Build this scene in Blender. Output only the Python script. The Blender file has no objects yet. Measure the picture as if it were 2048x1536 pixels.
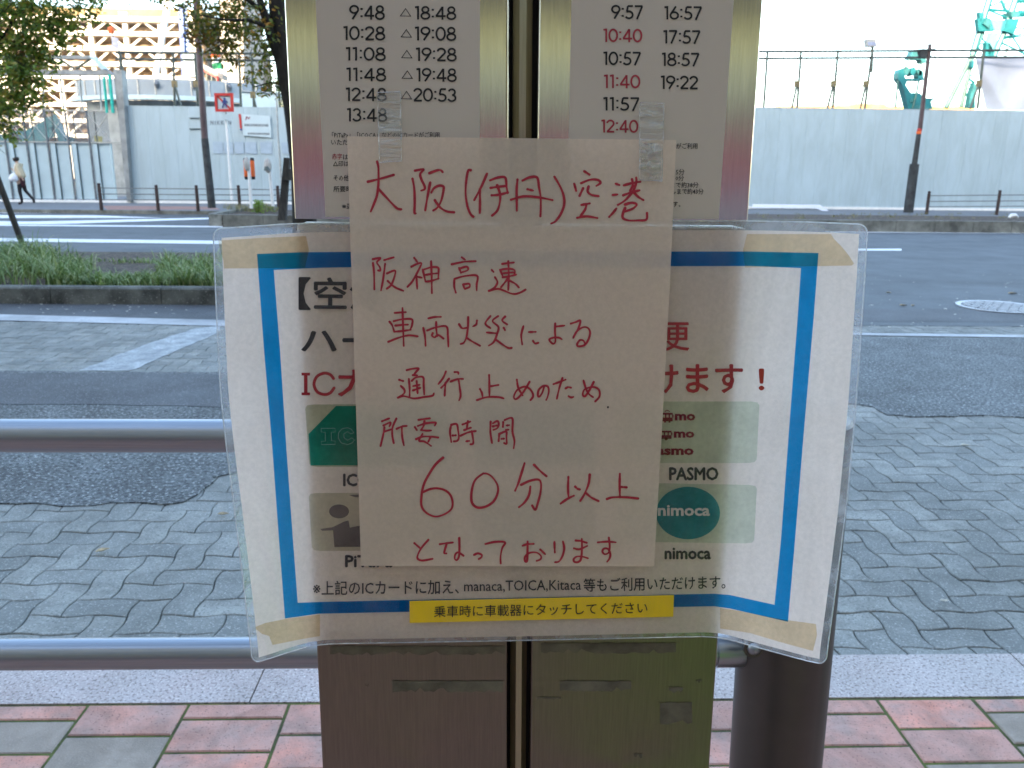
import bpy, math, random
from mathutils import Vector, Matrix, noise
S = bpy.context.scene
COL = S.collection
R = random.Random(7)

# ------------------------------------------------------------------ camera
F = 1657.0
PITCH, YAW, ROLL = math.radians(14.65), math.radians(1.7), math.radians(0.6)
CAM = Vector((0, 0, 1.4))
FW = Vector((math.sin(YAW)*math.cos(PITCH), math.cos(YAW)*math.cos(PITCH), -math.sin(PITCH)))
_r0 = Vector((math.cos(YAW), -math.sin(YAW), 0)); _u0 = _r0.cross(FW)
RT = _r0*math.cos(ROLL) + _u0*math.sin(ROLL)
UP = _u0*math.cos(ROLL) - _r0*math.sin(ROLL)
cam = bpy.data.cameras.new('camera'); camo = bpy.data.objects.new('camera', cam); COL.objects.link(camo)
cam.sensor_width = 36; cam.lens = F/2048*36; cam.clip_start = 0.02; cam.clip_end = 2000
camo.matrix_world = Matrix(((RT.x, UP.x, -FW.x, CAM.x), (RT.y, UP.y, -FW.y, CAM.y), (RT.z, UP.z, -FW.z, CAM.z), (0, 0, 0, 1)))
S.camera = camo
cam.dof.use_dof = True; cam.dof.focus_distance = .60; cam.dof.aperture_fstop = 24

# ------------------------------------------------------------------ light
SUN_EL, SUN_AZ = math.radians(15), math.radians(200)      # azimuth clockwise from +Y; behind the camera, a little to the left
w = bpy.data.worlds.new('World'); S.world = w; w.use_nodes = True
nt = w.node_tree; bg = nt.nodes['Background']
sky = nt.nodes.new('ShaderNodeTexSky'); sky.sky_type = 'NISHITA'; sky.sun_disc = False
sky.sun_elevation = SUN_EL; sky.sun_rotation = SUN_AZ; sky.dust_density = 2.0; sky.air_density = 1.0; sky.ozone_density = 1.2
hs = nt.nodes.new('ShaderNodeHueSaturation'); hs.inputs['Saturation'].default_value = .92
nt.links.new(sky.outputs[0], hs.inputs['Color']); nt.links.new(hs.outputs[0], bg.inputs[0]); bg.inputs[1].default_value = 0.15
sl = bpy.data.lights.new('sun', 'SUN'); sl.energy = 2.3; sl.angle = math.radians(.53); sl.color = (1, .80, .56)
so = bpy.data.objects.new('sun', sl); COL.objects.link(so)
sd = Vector((math.sin(SUN_AZ)*math.cos(SUN_EL), math.cos(SUN_AZ)*math.cos(SUN_EL), math.sin(SUN_EL)))
so.rotation_euler = sd.to_track_quat('Z', 'Y').to_euler(); so.location = (0, -40, 40)
S.view_settings.view_transform = 'Standard'; S.view_settings.look = 'None'; S.view_settings.gamma = 1
S.view_settings.exposure = 2.85; S.view_settings.use_curve_mapping = False
S.cycles.max_bounces = 8; S.cycles.transparent_max_bounces = 24; S.cycles.caustics_reflective = False; S.cycles.caustics_refractive = False
S.cycles.use_denoising = True

# ------------------------------------------------------------------ picture -> place
def ray(px, py): return FW + RT*((px-1024)/F) + UP*((768-py)/F)
def at(px, py, Y):
    r = ray(px, py); return CAM + r*(Y/r.y)
def gnd(px, py, z=0.0):
    r = ray(px, py); return CAM + r*((z-CAM.z)/r.z)
Y0, KL = 0.56, 0.04                                        # front plane of the bus stop sign, leaning very slightly back
def pan(px, py, off=0.0):
    r = ray(px, py); return CAM + r*((Y0-off)/(r.y-KL*r.z))

# ------------------------------------------------------------------ mesh helpers
WL = {}
def link(o, parent=None, world=None):
    COL.objects.link(o)
    world = world or Vector((0, 0, 0))
    if parent is not None:
        o.parent = parent; o.location = world-WL[parent]
    else:
        o.location = world
    WL[o] = Vector(world)
    return o
def tag(o, label=None, cat=None, group=None, kind=None):
    if label: o['label'] = label
    if cat: o['category'] = cat
    if group: o['group'] = group
    if kind: o['kind'] = kind
    return o
def empty(name, loc, label=None, cat=None, group=None, kind=None):
    o = bpy.data.objects.new(name, None); o.empty_display_size = .1
    link(o, None, Vector(loc)); return tag(o, label, cat, group, kind)
class MB:
    def __init__(s): s.v = []; s.f = []; s.m = []
    def poly(s, pts, m=0):
        i = len(s.v); s.v += [Vector(p) for p in pts]; s.f.append(tuple(range(i, i+len(pts)))); s.m.append(m); return s
    def add(s, vs, fs, m=0):
        i = len(s.v); s.v += [Vector(p) for p in vs]
        for f in fs: s.f.append(tuple(a+i for a in f)); s.m.append(m)
        return s
    def box(s, a, b, m=0):
        x0, y0, z0 = a; x1, y1, z1 = b
        return s.add([(x0,y0,z0),(x1,y0,z0),(x1,y1,z0),(x0,y1,z0),(x0,y0,z1),(x1,y0,z1),(x1,y1,z1),(x0,y1,z1)],
                     [(0,3,2,1),(4,5,6,7),(0,1,5,4),(1,2,6,5),(2,3,7,6),(3,0,4,7)], m)
    def beam(s, p, q, w, h=None, m=0, upv=None):
        p = Vector(p); q = Vector(q); h = h or w; d = (q-p).normalized()
        u = upv or (Vector((0, 0, 1)) if abs(d.z) < .95 else Vector((0, 1, 0)))
        a = d.cross(u).normalized()*w/2; b = a.cross(d).normalized()*h/2
        return s.add([p-a-b,p+a-b,p+a+b,p-a+b,q-a-b,q+a-b,q+a+b,q-a+b],
                     [(0,1,2,3),(7,6,5,4),(0,4,5,1),(1,5,6,2),(2,6,7,3),(3,7,4,0)], m)
    def tube(s, pts, rad, n=10, m=0, cap=True):
        pts = [Vector(p) for p in pts]
        if not isinstance(rad, (list, tuple)): rad = [rad]*len(pts)
        base = len(s.v); a = None
        for k, p in enumerate(pts):
            d = (pts[min(k+1, len(pts)-1)]-pts[max(k-1, 0)]).normalized()
            if a is None:
                u = Vector((0, 0, 1)) if abs(d.z) < .9 else Vector((1, 0, 0)); a = d.cross(u).normalized()
            else: a = (a-d*a.dot(d)).normalized()
            b = d.cross(a)
            for j in range(n):
                t = 2*math.pi*j/n; s.v.append(p+(a*math.cos(t)+b*math.sin(t))*rad[k])
        for k in range(len(pts)-1):
            for j in range(n):
                j2 = (j+1) % n; A = base+k*n; B = A+n
                s.f.append((A+j, A+j2, B+j2, B+j)); s.m.append(m)
        if cap:
            s.f.append(tuple(base+j for j in reversed(range(n)))); s.m.append(m)
            e = base+(len(pts)-1)*n; s.f.append(tuple(e+j for j in range(n))); s.m.append(m)
        return s
    def prism(s, poly, d, m=0):
        """polygon pushed along vector d"""
        n = len(poly); poly = [Vector(p) for p in poly]; d = Vector(d)
        s.add(poly+[p+d for p in poly], [tuple(range(n)), tuple(range(2*n-1, n-1, -1))]+[(i, n+i, n+(i+1) % n, (i+1) % n) for i in range(n)], m)
        return s
    def grid(s, fn, nu, nv, m=0):
        i = len(s.v)
        for b in range(nv+1):
            for a in range(nu+1): s.v.append(Vector(fn(a/nu, b/nv)))
        for b in range(nv):
            for a in range(nu):
                k = i+b*(nu+1)+a; s.f.append((k, k+nu+1, k+nu+2, k+1)); s.m.append(m)
        return s
    def build(s, name, mats, parent=None, origin=None, smooth=None, **t):
        if not isinstance(mats, (list, tuple)): mats = [mats]
        if origin is None:
            xs = [v.x for v in s.v]; ys = [v.y for v in s.v]; zs = [v.z for v in s.v]
            origin = Vector(((min(xs)+max(xs))/2, (min(ys)+max(ys))/2, min(zs)))
        origin = Vector(origin)
        me = bpy.data.meshes.new(name); me.from_pydata([v-origin for v in s.v], [], s.f)
        for mm in mats: me.materials.append(mm)
        if len(mats) > 1: me.polygons.foreach_set('material_index', s.m)
        if smooth is not None:
            me.polygons.foreach_set('use_smooth', [True]*len(me.polygons)); me.set_sharp_from_angle(angle=math.radians(smooth))
        me.update()
        o = bpy.data.objects.new(name, me); link(o, parent, origin)
        return tag(o, **t)
def shared(name, me, loc, parent=None, rot=0, **t):
    o = bpy.data.objects.new(name, me); link(o, parent, Vector(loc)); o.rotation_euler.z = rot
    return tag(o, **t)

# ------------------------------------------------------------------ materials
def _n(nt, t, **k):
    n = nt.nodes.new(t)
    for a, b in k.items(): setattr(n, a, b)
    return n
def ramp(nt, fac, stops):
    r = _n(nt, 'ShaderNodeValToRGB'); el = r.color_ramp.elements
    el[0].position, el[0].color = stops[0][0], (*stops[0][1], 1); el[1].position, el[1].color = stops[-1][0], (*stops[-1][1], 1)
    for p, c in stops[1:-1]:
        e = el.new(p); e.color = (*c, 1)
    nt.links.new(fac, r.inputs[0]); return r.outputs[0]
def mixc(nt, fac, a, b, mode='MIX'):
    m = _n(nt, 'ShaderNodeMix', data_type='RGBA', blend_type=mode)
    for s_, v in ((0, fac), (6, a), (7, b)):
        if isinstance(v, (int, float)): m.inputs[s_].default_value = v
        elif isinstance(v, (tuple, list)): m.inputs[s_].default_value = (*v[:3], 1)
        else: nt.links.new(v, m.inputs[s_])
    return m.outputs[2]
def coords(nt, scale=(1, 1, 1), world=True):
    mp = _n(nt, 'ShaderNodeMapping'); mp.inputs['Scale'].default_value = scale
    if world: g = _n(nt, 'ShaderNodeNewGeometry'); nt.links.new(g.outputs['Position'], mp.inputs[0])
    else: g = _n(nt, 'ShaderNodeTexCoord'); nt.links.new(g.outputs['Object'], mp.inputs[0])
    return mp.outputs[0]
def noi(nt, vec, sc, det=4, rough=.6, dist=0):
    n = _n(nt, 'ShaderNodeTexNoise'); n.inputs['Scale'].default_value = sc; n.inputs['Detail'].default_value = det
    n.inputs['Roughness'].default_value = rough; n.inputs['Distortion'].default_value = dist; nt.links.new(vec, n.inputs['Vector']); return n.outputs[0]
def mat(name, col, rough=.7, metal=0., var=.15, sc=6., bump=0., bsc=60., speck=None, rnd=None, col2=None, world=True, stretch=(1, 1, 1), spec=.4, stain=None):
    m = bpy.data.materials.new(name); m.use_nodes = True; nt = m.node_tree; b = nt.nodes['Principled BSDF']
    v = coords(nt, stretch, world)
    f = noi(nt, v, sc)
    c2 = col2 or tuple(c*(1-var*2) for c in col)
    c = ramp(nt, f, [(.32, c2), (.68, tuple(min(1, c*(1+var*.6)) for c in col))])
    if rnd:                                               # (source, other colour, amount)
        if rnd[0] == 'island': g = _n(nt, 'ShaderNodeNewGeometry'); src = g.outputs['Random Per Island']
        else: g = _n(nt, 'ShaderNodeObjectInfo'); src = g.outputs['Random']
        rr = _n(nt, 'ShaderNodeMath', operation='MULTIPLY'); nt.links.new(src, rr.inputs[0]); rr.inputs[1].default_value = rnd[2]
        c = mixc(nt, rr.outputs[0], c, rnd[1])
    if speck:                                             # (scale, colour, threshold)
        f2 = noi(nt, v, speck[0], 2, .5); c = mixc(nt, ramp(nt, f2, [(speck[2]-.04, (0, 0, 0)), (speck[2]+.04, (1, 1, 1))]), c, speck[1])
        if len(speck) > 3:
            f3 = noi(nt, v, speck[0]*.8, 2, .5); c = mixc(nt, ramp(nt, f3, [(speck[4]-.04, (1, 1, 1)), (speck[4]+.04, (0, 0, 0))]), c, speck[3])
    if stain:                                             # (scale, darkest factor): old dirt with a shape of its own
        v2 = coords(nt, stain[2] if len(stain) > 2 else (1, 1, 1)); k_ = stain[1]
        c = mixc(nt, 1, c, ramp(nt, noi(nt, v2, stain[0], 7, .68, .8), [(.40, (1, 1, 1)), (.66, (k_, k_, k_*.98))]), 'MULTIPLY')
    nt.links.new(c, b.inputs['Base Color']); b.inputs['Roughness'].default_value = rough; b.inputs['Metallic'].default_value = metal
    b.inputs['Specular IOR Level'].default_value = spec
    if bump:
        bp = _n(nt, 'ShaderNodeBump'); bp.inputs['Strength'].default_value = min(1, bump); bp.inputs['Distance'].default_value = .004
        nt.links.new(noi(nt, v, bsc), bp.inputs['Height']); nt.links.new(bp.outputs[0], b.inputs['Normal'])
    return m
def ink(name, col, rough=None):
    """print or marker ink lying on paper: a coloured filter"""
    m = bpy.data.materials.new(name); m.use_nodes = True; nt = m.node_tree; nt.nodes.remove(nt.nodes['Principled BSDF'])
    t = _n(nt, 'ShaderNodeBsdfTransparent'); v = coords(nt, (1, 1, 1))
    c = ramp(nt, noi(nt, v, 40, 3), [(.3, tuple(x*.88 for x in col)), (.7, col)]); nt.links.new(c, t.inputs[0])
    nt.links.new(t.outputs[0], nt.nodes['Material Output'].inputs[0]); return m
def paper(name, col, col2, trans=.5, gloss=.03, sc=9, bump=.3, grough=.25, thin=0.):
    m = bpy.data.materials.new(name); m.use_nodes = True; nt = m.node_tree; nt.nodes.remove(nt.nodes['Principled BSDF'])
    v = coords(nt)
    c = ramp(nt, noi(nt, v, sc, 8, .65), [(.3, col2), (.62, col)])
    c = mixc(nt, .25, c, ramp(nt, noi(nt, v, 320, 3, .7), [(.35, tuple(x*.75 for x in col2)), (.65, col)]))
    d = _n(nt, 'ShaderNodeBsdfDiffuse'); t = _n(nt, 'ShaderNodeBsdfTranslucent'); g = _n(nt, 'ShaderNodeBsdfGlossy'); g.inputs['Roughness'].default_value = grough
    nt.links.new(c, d.inputs[0]); nt.links.new(c, t.inputs[0])
    m1 = _n(nt, 'ShaderNodeMixShader'); m1.inputs[0].default_value = trans; nt.links.new(d.outputs[0], m1.inputs[1]); nt.links.new(t.outputs[0], m1.inputs[2])
    m2 = _n(nt, 'ShaderNodeMixShader'); m2.inputs[0].default_value = gloss; nt.links.new(m1.outputs[0], m2.inputs[1]); nt.links.new(g.outputs[0], m2.inputs[2])
    bp = _n(nt, 'ShaderNodeBump'); bp.inputs['Strength'].default_value = bump; bp.inputs['Distance'].default_value = .004
    nt.links.new(noi(nt, v, 14, 5, .6, 1.5), bp.inputs['Height'])
    for s_ in (d, t, g): nt.links.new(bp.outputs[0], s_.inputs['Normal'])
    if thin:
        tp_ = _n(nt, 'ShaderNodeBsdfTransparent'); m3 = _n(nt, 'ShaderNodeMixShader'); m3.inputs[0].default_value = thin; nt.links.new(m2.outputs[0], m3.inputs[1]); nt.links.new(tp_.outputs[0], m3.inputs[2]); m2 = m3
    nt.links.new(m2.outputs[0], nt.nodes['Material Output'].inputs[0]); return m
def clear(name, alpha, tint, rough=.12, bump=.4, bsc=60, stretch=(1, 1, 1), gl=.5, k=(.6, 1.5)):
    """clear plastic: mostly see-through, some milky scatter, some gloss"""
    m = bpy.data.materials.new(name); m.use_nodes = True; nt = m.node_tree; nt.nodes.remove(nt.nodes['Principled BSDF'])
    v = coords(nt, stretch)
    t = _n(nt, 'ShaderNodeBsdfTransparent'); d = _n(nt, 'ShaderNodeBsdfDiffuse'); tl = _n(nt, 'ShaderNodeBsdfTranslucent'); g = _n(nt, 'ShaderNodeBsdfGlossy')
    d.inputs[0].default_value = (*tint, 1); tl.inputs[0].default_value = (*tint, 1); g.inputs['Roughness'].default_value = rough
    a = _n(nt, 'ShaderNodeMixShader'); a.inputs[0].default_value = .5; nt.links.new(d.outputs[0], a.inputs[1]); nt.links.new(tl.outputs[0], a.inputs[2])
    b = _n(nt, 'ShaderNodeMixShader'); b.inputs[0].default_value = gl; nt.links.new(a.outputs[0], b.inputs[1]); nt.links.new(g.outputs[0], b.inputs[2])
    c = _n(nt, 'ShaderNodeMixShader'); nt.links.new(t.outputs[0], c.inputs[1]); nt.links.new(b.outputs[0], c.inputs[2])
    h = noi(nt, v, bsc, 4, .6, 1.0)
    r = ramp(nt, h, [(.38, (alpha*k[0],)*3), (.66, (min(1, alpha*k[1]),)*3)]); nt.links.new(r, c.inputs[0])
    bp = _n(nt, 'ShaderNodeBump'); bp.inputs['Strength'].default_value = bump; bp.inputs['Distance'].default_value = .006 if bump > .95 else .003
    nt.links.new(h, bp.inputs['Height']); nt.links.new(bp.outputs[0], g.inputs['Normal'])
    nt.links.new(c.outputs[0], nt.nodes['Material Output'].inputs[0]); return m
def steel(name, col, rough, aniso, metal=1.0):
    m = mat(name, col, rough, metal, .06, 3, stretch=(260, 260, 1.2)); nt = m.node_tree; b = nt.nodes['Principled BSDF']
    b.inputs['Anisotropic'].default_value = aniso
    tg = _n(nt, 'ShaderNodeTangent'); tg.direction_type = 'RADIAL'; tg.axis = 'Z'; nt.links.new(tg.outputs[0], b.inputs['Tangent'])
    v = coords(nt, (700, 700, 2)); bp = _n(nt, 'ShaderNodeBump'); bp.inputs['Strength'].default_value = .25; bp.inputs['Distance'].default_value = .0004
    nt.links.new(noi(nt, v, 1, 3), bp.inputs['Height']); nt.links.new(bp.outputs[0], b.inputs['Normal'])
    return m

M = {}
M['asphalt'] = mat('asphalt', (.09, .105, .115), .75, 0, .16, 1.6, .5, 90, speck=(70, (.20, .21, .22), .66), spec=.5, stain=(.5, .72, (.25, 1, 1)))
M['asphalt_rough'] = mat('coarse_asphalt', (.12, .135, .14), .72, 0, .28, 2.6, 1, 60, speck=(62, (.34, .37, .37), .60, (.03, .035, .038), .44), spec=.5, stain=(1.3, .62))
M['asphalt_dark'] = mat('dark_asphalt', (.075, .082, .09), .75, 0, .2, 2.5, .8, 90, speck=(120, (.24, .25, .26), .64), spec=.5)
M['paver'] = mat('paver_concrete', (.335, .345, .32), .8, 0, .17, 9, .8, 120, speck=(140, (.40, .41, .39), .62, (.19, .20, .19), .40), rnd=('object', (.17, .185, .18), .8), stain=(1.6, .66))
M['paver_far'] = mat('paver_concrete_far', (.335, .345, .32), .8, 0, .17, 9, .8, 120, speck=(140, (.40, .41, .39), .62, (.19, .20, .19), .40), rnd=('island', (.17, .185, .18), .8), stain=(1.6, .66))
M['joint'] = mat('joint_sand', (.045, .052, .05), .95, 0, .3, 8)
M['moss'] = mat('mossy_joint', (.10, .12, .03), .95, 0, .4, 9, 1, 90, col2=(.05, .055, .03))
M['granite'] = mat('granite', (.46, .42, .41), .6, 0, .06, 2.2, .3, 200, speck=(150, (.66, .61, .58), .60, (.24, .20, .19), .41), col2=(.47, .38, .36), stain=(3.5, .80))
M['tile_pink'] = mat('pink_tile', (.78, .325, .235), .75, 0, .02, 9, .4, 160, speck=(170, (.22, .12, .10), .66), rnd=('object', (.48, .29, .24), .7), col2=(.44, .31, .27), stain=(8, .66))
M['tile_grey'] = mat('grey_tile', (.37, .305, .25), .8, 0, .10, 6, .4, 220, speck=(230, (.42, .36, .30), .64), stain=(7, .72))
M['white_paint'] = mat('road_paint', (.74, .76, .78), .7, 0, .10, 3, .3, 60, speck=(14, (.4, .42, .45), .70))
M['worn_paint'] = mat('worn_paint', (.42, .45, .46), .8, 0, .25, 8, .5, 60, speck=(50, (.24, .27, .29), .56))
M['pale_concrete_band'] = mat('pale_concrete_band', (.46, .48, .50), .75, 0, .2, 2, .4, 60, speck=(40, (.28, .3, .3), .64))
M['kerb'] = mat('kerb_concrete', (.13, .135, .12), .85, 0, .35, 4, .6, 60, speck=(60, (.25, .25, .23), .66))
M['kerb_far'] = mat('far_kerb', (.21, .21, .18), .85, 0, .3, 3, .4, 40)
M['soil'] = mat('soil', (.085, .065, .05), .95, 0, .4, 9, 1, 40, speck=(35, (.22, .18, .13), .62))
M['ground'] = mat('plain_ground', (.2, .2, .19), .9, 0, .2, .3)
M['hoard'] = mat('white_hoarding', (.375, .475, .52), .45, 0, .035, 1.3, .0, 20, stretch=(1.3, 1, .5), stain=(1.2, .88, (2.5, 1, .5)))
M['hoard_gate'] = mat('gate_sheet', (.40, .52, .57), .4, 0, .04, 2)
M['steel_gal'] = mat('galvanised_steel', (.42, .44, .44), .45, .6, .15, 8)
M['pipe'] = mat('scaffold_pipe', (.10, .12, .11), .5, .6, .2, 10)
M['pipe_dark'] = mat('dark_gate_post', (.16, .18, .20), .55, .3, .2, 10)
M['grey_steel'] = mat('grey_painted_steel', (.27, .29, .29), .55, 0, .2, 2)
M['tank'] = mat('tank_paint', (.27, .32, .36), .5, 0, .1, .6)
M['bronze'] = mat('brown_pole_paint', (.095, .062, .066), .45, 0, .2, 3)
M['pole_dark'] = mat('dark_pole_wrap', (.045, .05, .052), .7, 0, .3, 5)
M['teal'] = mat('teal_paint', (.01, .14, .16), .4, 0, .15, 2)
M['teal_dark'] = mat('dark_teal', (.03, .16, .17), .5, 0, .2, 4)
M['boom_green'] = mat('pale_green_pipe', (.05, .14, .12), .5, 0, .15, 4)
M['white_steel'] = mat('white_steel', (.62, .58, .52), .5, 0, .05, 1)
M['brown_wall'] = mat('brown_facade', (.24, .175, .115), .8, 0, .45, .8, stretch=(.12, 1, 3.5))
M['beige'] = mat('beige_render', (.42, .37, .32), .8, 0, .12, .5)
M['blue'] = mat('blue_steel', (.06, .12, .34), .5, 0, .2, 1)
M['paleblue'] = mat('pale_blue_panel', (.42, .55, .60), .5, 0, .05, 1)
M['orange'] = mat('orange_plastic', (.75, .14, .03), .5, 0, .1, 8)
M['black'] = mat('black_plastic', (.02, .02, .02), .5, 0, .1, 8)
M['whitep'] = mat('white_plastic', (.75, .76, .74), .45, 0, .06, 8)
M['greyp'] = mat('grey_plastic', (.42, .42, .40), .5, 0, .12, 18)
M['red'] = mat('red_paint', (.50, .035, .03), .5, 0, .1, 8)
M['navy'] = mat('navy_paint', (.03, .06, .22), .5, 0, .1, 8)
M['greenp'] = mat('green_paint', (.02, .26, .09), .5, 0, .1, 8)
M['tealnet'] = mat('teal_net', (.03, .45, .36), .7, 0, .1, 8)
M['bark'] = mat('bark', (.028, .024, .02), .9, 0, .35, 6, 1, 30, stretch=(3, 3, 1))
M['stake'] = mat('stained_stake', (.05, .045, .038), .85, 0, .3, 6, .6, 40, stretch=(4, 4, 1))
M['wood_brown'] = mat('brown_fence_post', (.05, .03, .026), .6, 0, .2, 12)
M['brownrail'] = mat('grey_rail', (.17, .18, .18), .5, .3, .1, 8)
M['cloth_white'] = mat('white_sheeting', (.62, .63, .68), .6, 0, .06, .9, .6, 4)
M['orange_roof'] = mat('tan_roof', (.55, .33, .12), .8, 0, .2, 1)
# ================================================================== GROUND
RZ = -.104                                                # carriageway level; the near pavement is at 0
g = MB(); g.poly([(-400, -200, RZ-.25), (400, -200, RZ-.25), (400, 600, RZ-.25), (-400, 600, RZ-.25)])
g.build('ground', M['ground'], kind='structure')

# --- near pavement: staggered square-cut tiles between mossy joints
xj = gnd(374, 1416).x; TW, TD, GAP = .2665, .1275, .0082
y_in = gnd(1000, 1401).y; y_out = gnd(1800, 1308).y       # granite kerb: inner and outer edge
pv = MB(); pv.box((-14, -5, -.35), (14, y_in, -.0028))
pave = pv.build('pavement', M['moss'], kind='structure')
def slab_mesh(name, w_, d_, mt, ch=.003, h=.03):
    mb = MB(); a, b = w_/2-GAP/2, d_/2-GAP/2
    r0 = [(-a, -b), (a, -b), (a, b), (-a, b)]; r1 = [(x*(1-ch/a*1), y*(1-ch/b)) for x, y in r0]
    vs = [(x, y, -h) for x, y in r0]+[(x, y, -ch) for x, y in r0]+[(x, y, 0) for x, y in r1]
    fs = [(8, 9, 10, 11)]+[(i, (i+1) % 4, 4+(i+1) % 4, 4+i) for i in range(4)]+[(4+i, 4+(i+1) % 4, 8+(i+1) % 4, 8+i) for i in range(4)]
    me = bpy.data.meshes.new(name); me.from_pydata(vs, [], fs); me.materials.append(mt); return me
tiles = {k: (slab_mesh('tile_'+k, TW, TD, M['tile_'+k]), slab_mesh('half_tile_'+k, TW, TD/2, M['tile_'+k])) for k in ('pink', 'grey')}
ncol = 0; far = MB()
for c in range(-12, 14):
    x = xj+(c+.5)*TW; y = y_in-.004; first = True; k = 0
    while y > -4.6:
        half = first and (c % 2 == 0); d_ = TD/2 if half else TD; yc = y-d_/2
        kind = 'grey' if R.random() < .13 else 'pink'
        if (c, k) in ((-1, 1), (-2, 1), (1, 2)): kind = 'grey'
        if c >= 3: kind = 'pink' if R.random() < .93 else 'grey'
        if (c, k) in ((3, 0), (3, 1), (4, 0), (4, 1), (5, 0), (5, 1)): kind = 'pink'
        if (c, k) in ((0, 0), (0, 1), (-1, 0), (-2, 0), (1, 0), (1, 1)): kind = 'pink'
        if yc > .95 and abs(x) < 2.4:
            z = R.uniform(-.0015, .0015)
            o = shared('paving_tile', tiles[kind][1 if half else 0], (x, yc, z), pave); o.rotation_euler = (R.uniform(-.004, .004), R.uniform(-.004, .004), R.uniform(-.006, .006))
        else:
            a = TW/2-GAP/2; b = d_/2-GAP/2; far.box((x-a, yc-b, -.02), (x+a, yc+b, 0))
        y -= d_; first = False; k += 1
far.build('paving_tile', M['tile_pink'], pave, kind='stuff')
# --- granite kerb stones
xk = (gnd(530, 1337).x+gnd(497, 1405).x)/2; xk2 = gnd(2034, 1320).x; SL = (xk2-xk)/2
kb = MB(); kb.box((-14, y_in+.002, -.35), (14, y_out-.002, -.03)); kerb = kb.build('kerb', M['joint'], kind='structure')
mb = MB(); a, b = SL/2-.002, (y_out-y_in)/2-.002
mb.box((-a, -b, -.3), (a, b, 0)); me = bpy.data.meshes.new('kerb_stone'); me.from_pydata(mb.v, [], mb.f); me.materials.append(M['granite'])
for k in range(-7, 8):
    o = shared('kerb_stone', me, (xk+(k+.5)*SL, (y_in+y_out)/2, R.uniform(-.001, .001)), kerb)
# --- carriageway
rd = MB(); YF0 = gnd(1000, 460, RZ).y
rd.poly([(-80, y_out-.02, RZ-.03), (80, y_out-.02, RZ-.03), (80, 27.2, RZ-.03), (-80, 27.2, RZ-.03)])
road = rd.build('road', M['joint'], kind='structure')
YW0, YW1 = gnd(212, 650, RZ).y, gnd(212, 636, RZ).y      # pale line that separates bus bay and road, left side
YWR = gnd(1890, 667.5, RZ).y
def strip(name, poly, z, mt, parent=None, sub=1, **t):
    mb = MB(); mb.poly([(p[0], p[1], RZ+z) for p in poly]); return mb.build(name, mt, parent, **t)
YL = (YW0+YW1)/2
rs = MB(); nx = 60
rs.poly([(-80, YL-.03, RZ+.002), (80, YL-.03, RZ+.002), (80, 27.2, RZ+.002), (-80, 27.2, RZ+.002)])
rs.build('asphalt_surface', M['asphalt'], road)
# --- interlocking wavy blocks in herringbone
U = .1125
def wav(t): return math.sin(t/U*math.pi)                   # one full wave along a block
AMP = .0088
def warp(x, y): return (x+AMP*wav(y), y+AMP*.75*wav(x+U*.3))
def block_pts(ix, iy, hor):
    L, Wd = (2, 1) if hor else (1, 2)
    pts = []
    per = []
    n1 = 4
    for k in range(L*n1): per.append((ix+k/n1, iy))
    for k in range(Wd*n1): per.append((ix+L, iy+k/n1))
    for k in range(L*n1): per.append((ix+L-k/n1, iy+Wd))
    for k in range(Wd*n1): per.append((ix, iy+Wd-k/n1))
    cx, cy = (ix+L/2)*U, (iy+Wd/2)*U
    return [warp(a*U, b*U) for a, b in per], cx, cy
def block_geo(pts, cx, cy, g=.0028, ch=.004, h=.03):
    def inset(d): return [(x+(cx-x)*d/max(.05, math.hypot(x-cx, y-cy)), y+(cy-y)*d/max(.05, math.hypot(x-cx, y-cy))) for x, y in pts]
    a, b = inset(g), inset(g+ch); n = len(pts)
    vs = [(x, y, -h) for x, y in a]+[(x, y, -ch*.7) for x, y in a]+[(x, y, 0) for x, y in b]
    fs = [tuple(range(2*n, 3*n))]+[(i, (i+1) % n, n+(i+1) % n, n+i) for i in range(n)]+[(n+i, n+(i+1) % n, 2*n+(i+1) % n, 2*n+i) for i in range(n)]
    return vs, fs
# repaired asphalt areas that cover the blocks (outline followed on the ground)
patchL = [gnd(x, y, RZ) for x, y in [(-900, 741), (47, 743), (434, 746), (700, 742), (900, 715), (1000, 690), (1250, 672), (2700, 682), (2700, 850), (2300, 846), (2048, 836), (1960, 832), (1850, 836), (1770, 830), (1742, 815), (1700, 808), (1450, 800), (1150, 830), (800, 900), (540, 935), (470, 945), (430, 958), (400, 990), (360, 1008), (250, 1008), (150, 1013), (70, 1009), (0, 1007), (-900, 1002)]]
def inside(x, y, poly):
    c = False; j = len(poly)-1
    for i in range(len(poly)):
        a, b = poly[i], poly[j]
        if (a[1] > y) != (b[1] > y) and x < (b[0]-a[0])*(y-a[1])/(b[1]-a[1])+a[0]: c = not c
        j = i
    return c
def near_in(x, y):
    return all(inside(x+dx, y+dy, patchL) for dx in (-.14, .14) for dy in (-.14, .14))
bay = MB(); bay.poly([(-22, y_out, RZ-.014), (22, y_out, RZ-.014), (22, YL+.2, RZ-.014), (-22, YL+.2, RZ-.014)])
bay = bay.build('bus_bay', M['joint'], kind='structure')
cand = []
i0, i1 = int(-13/U), int(15/U); j0, j1 = int((y_out)/U), int((YL)/U)+2
for j in range(j0, j1):
    for i in range(i0, i1):
        t = (i-j) % 4
        if t == 0: hor = True
        elif t == 2:
            hor = False
        else: continue
        # herringbone: horizontal brick at (i,j) covers (i,j),(i+1,j); vertical brick at (i,j) covers (i,j),(i,j+1)
        if not hor:
            pts, cx, cy = block_pts(i, j-1+0, False)
        else: pts, cx, cy = block_pts(i, j, True)
        ys = [p[1] for p in pts]
        if min(ys) < y_out-.1 or cy > YL+.04: continue
        if near_in(cx, cy): continue
        cand.append((pts, cx, cy, hor))
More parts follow.
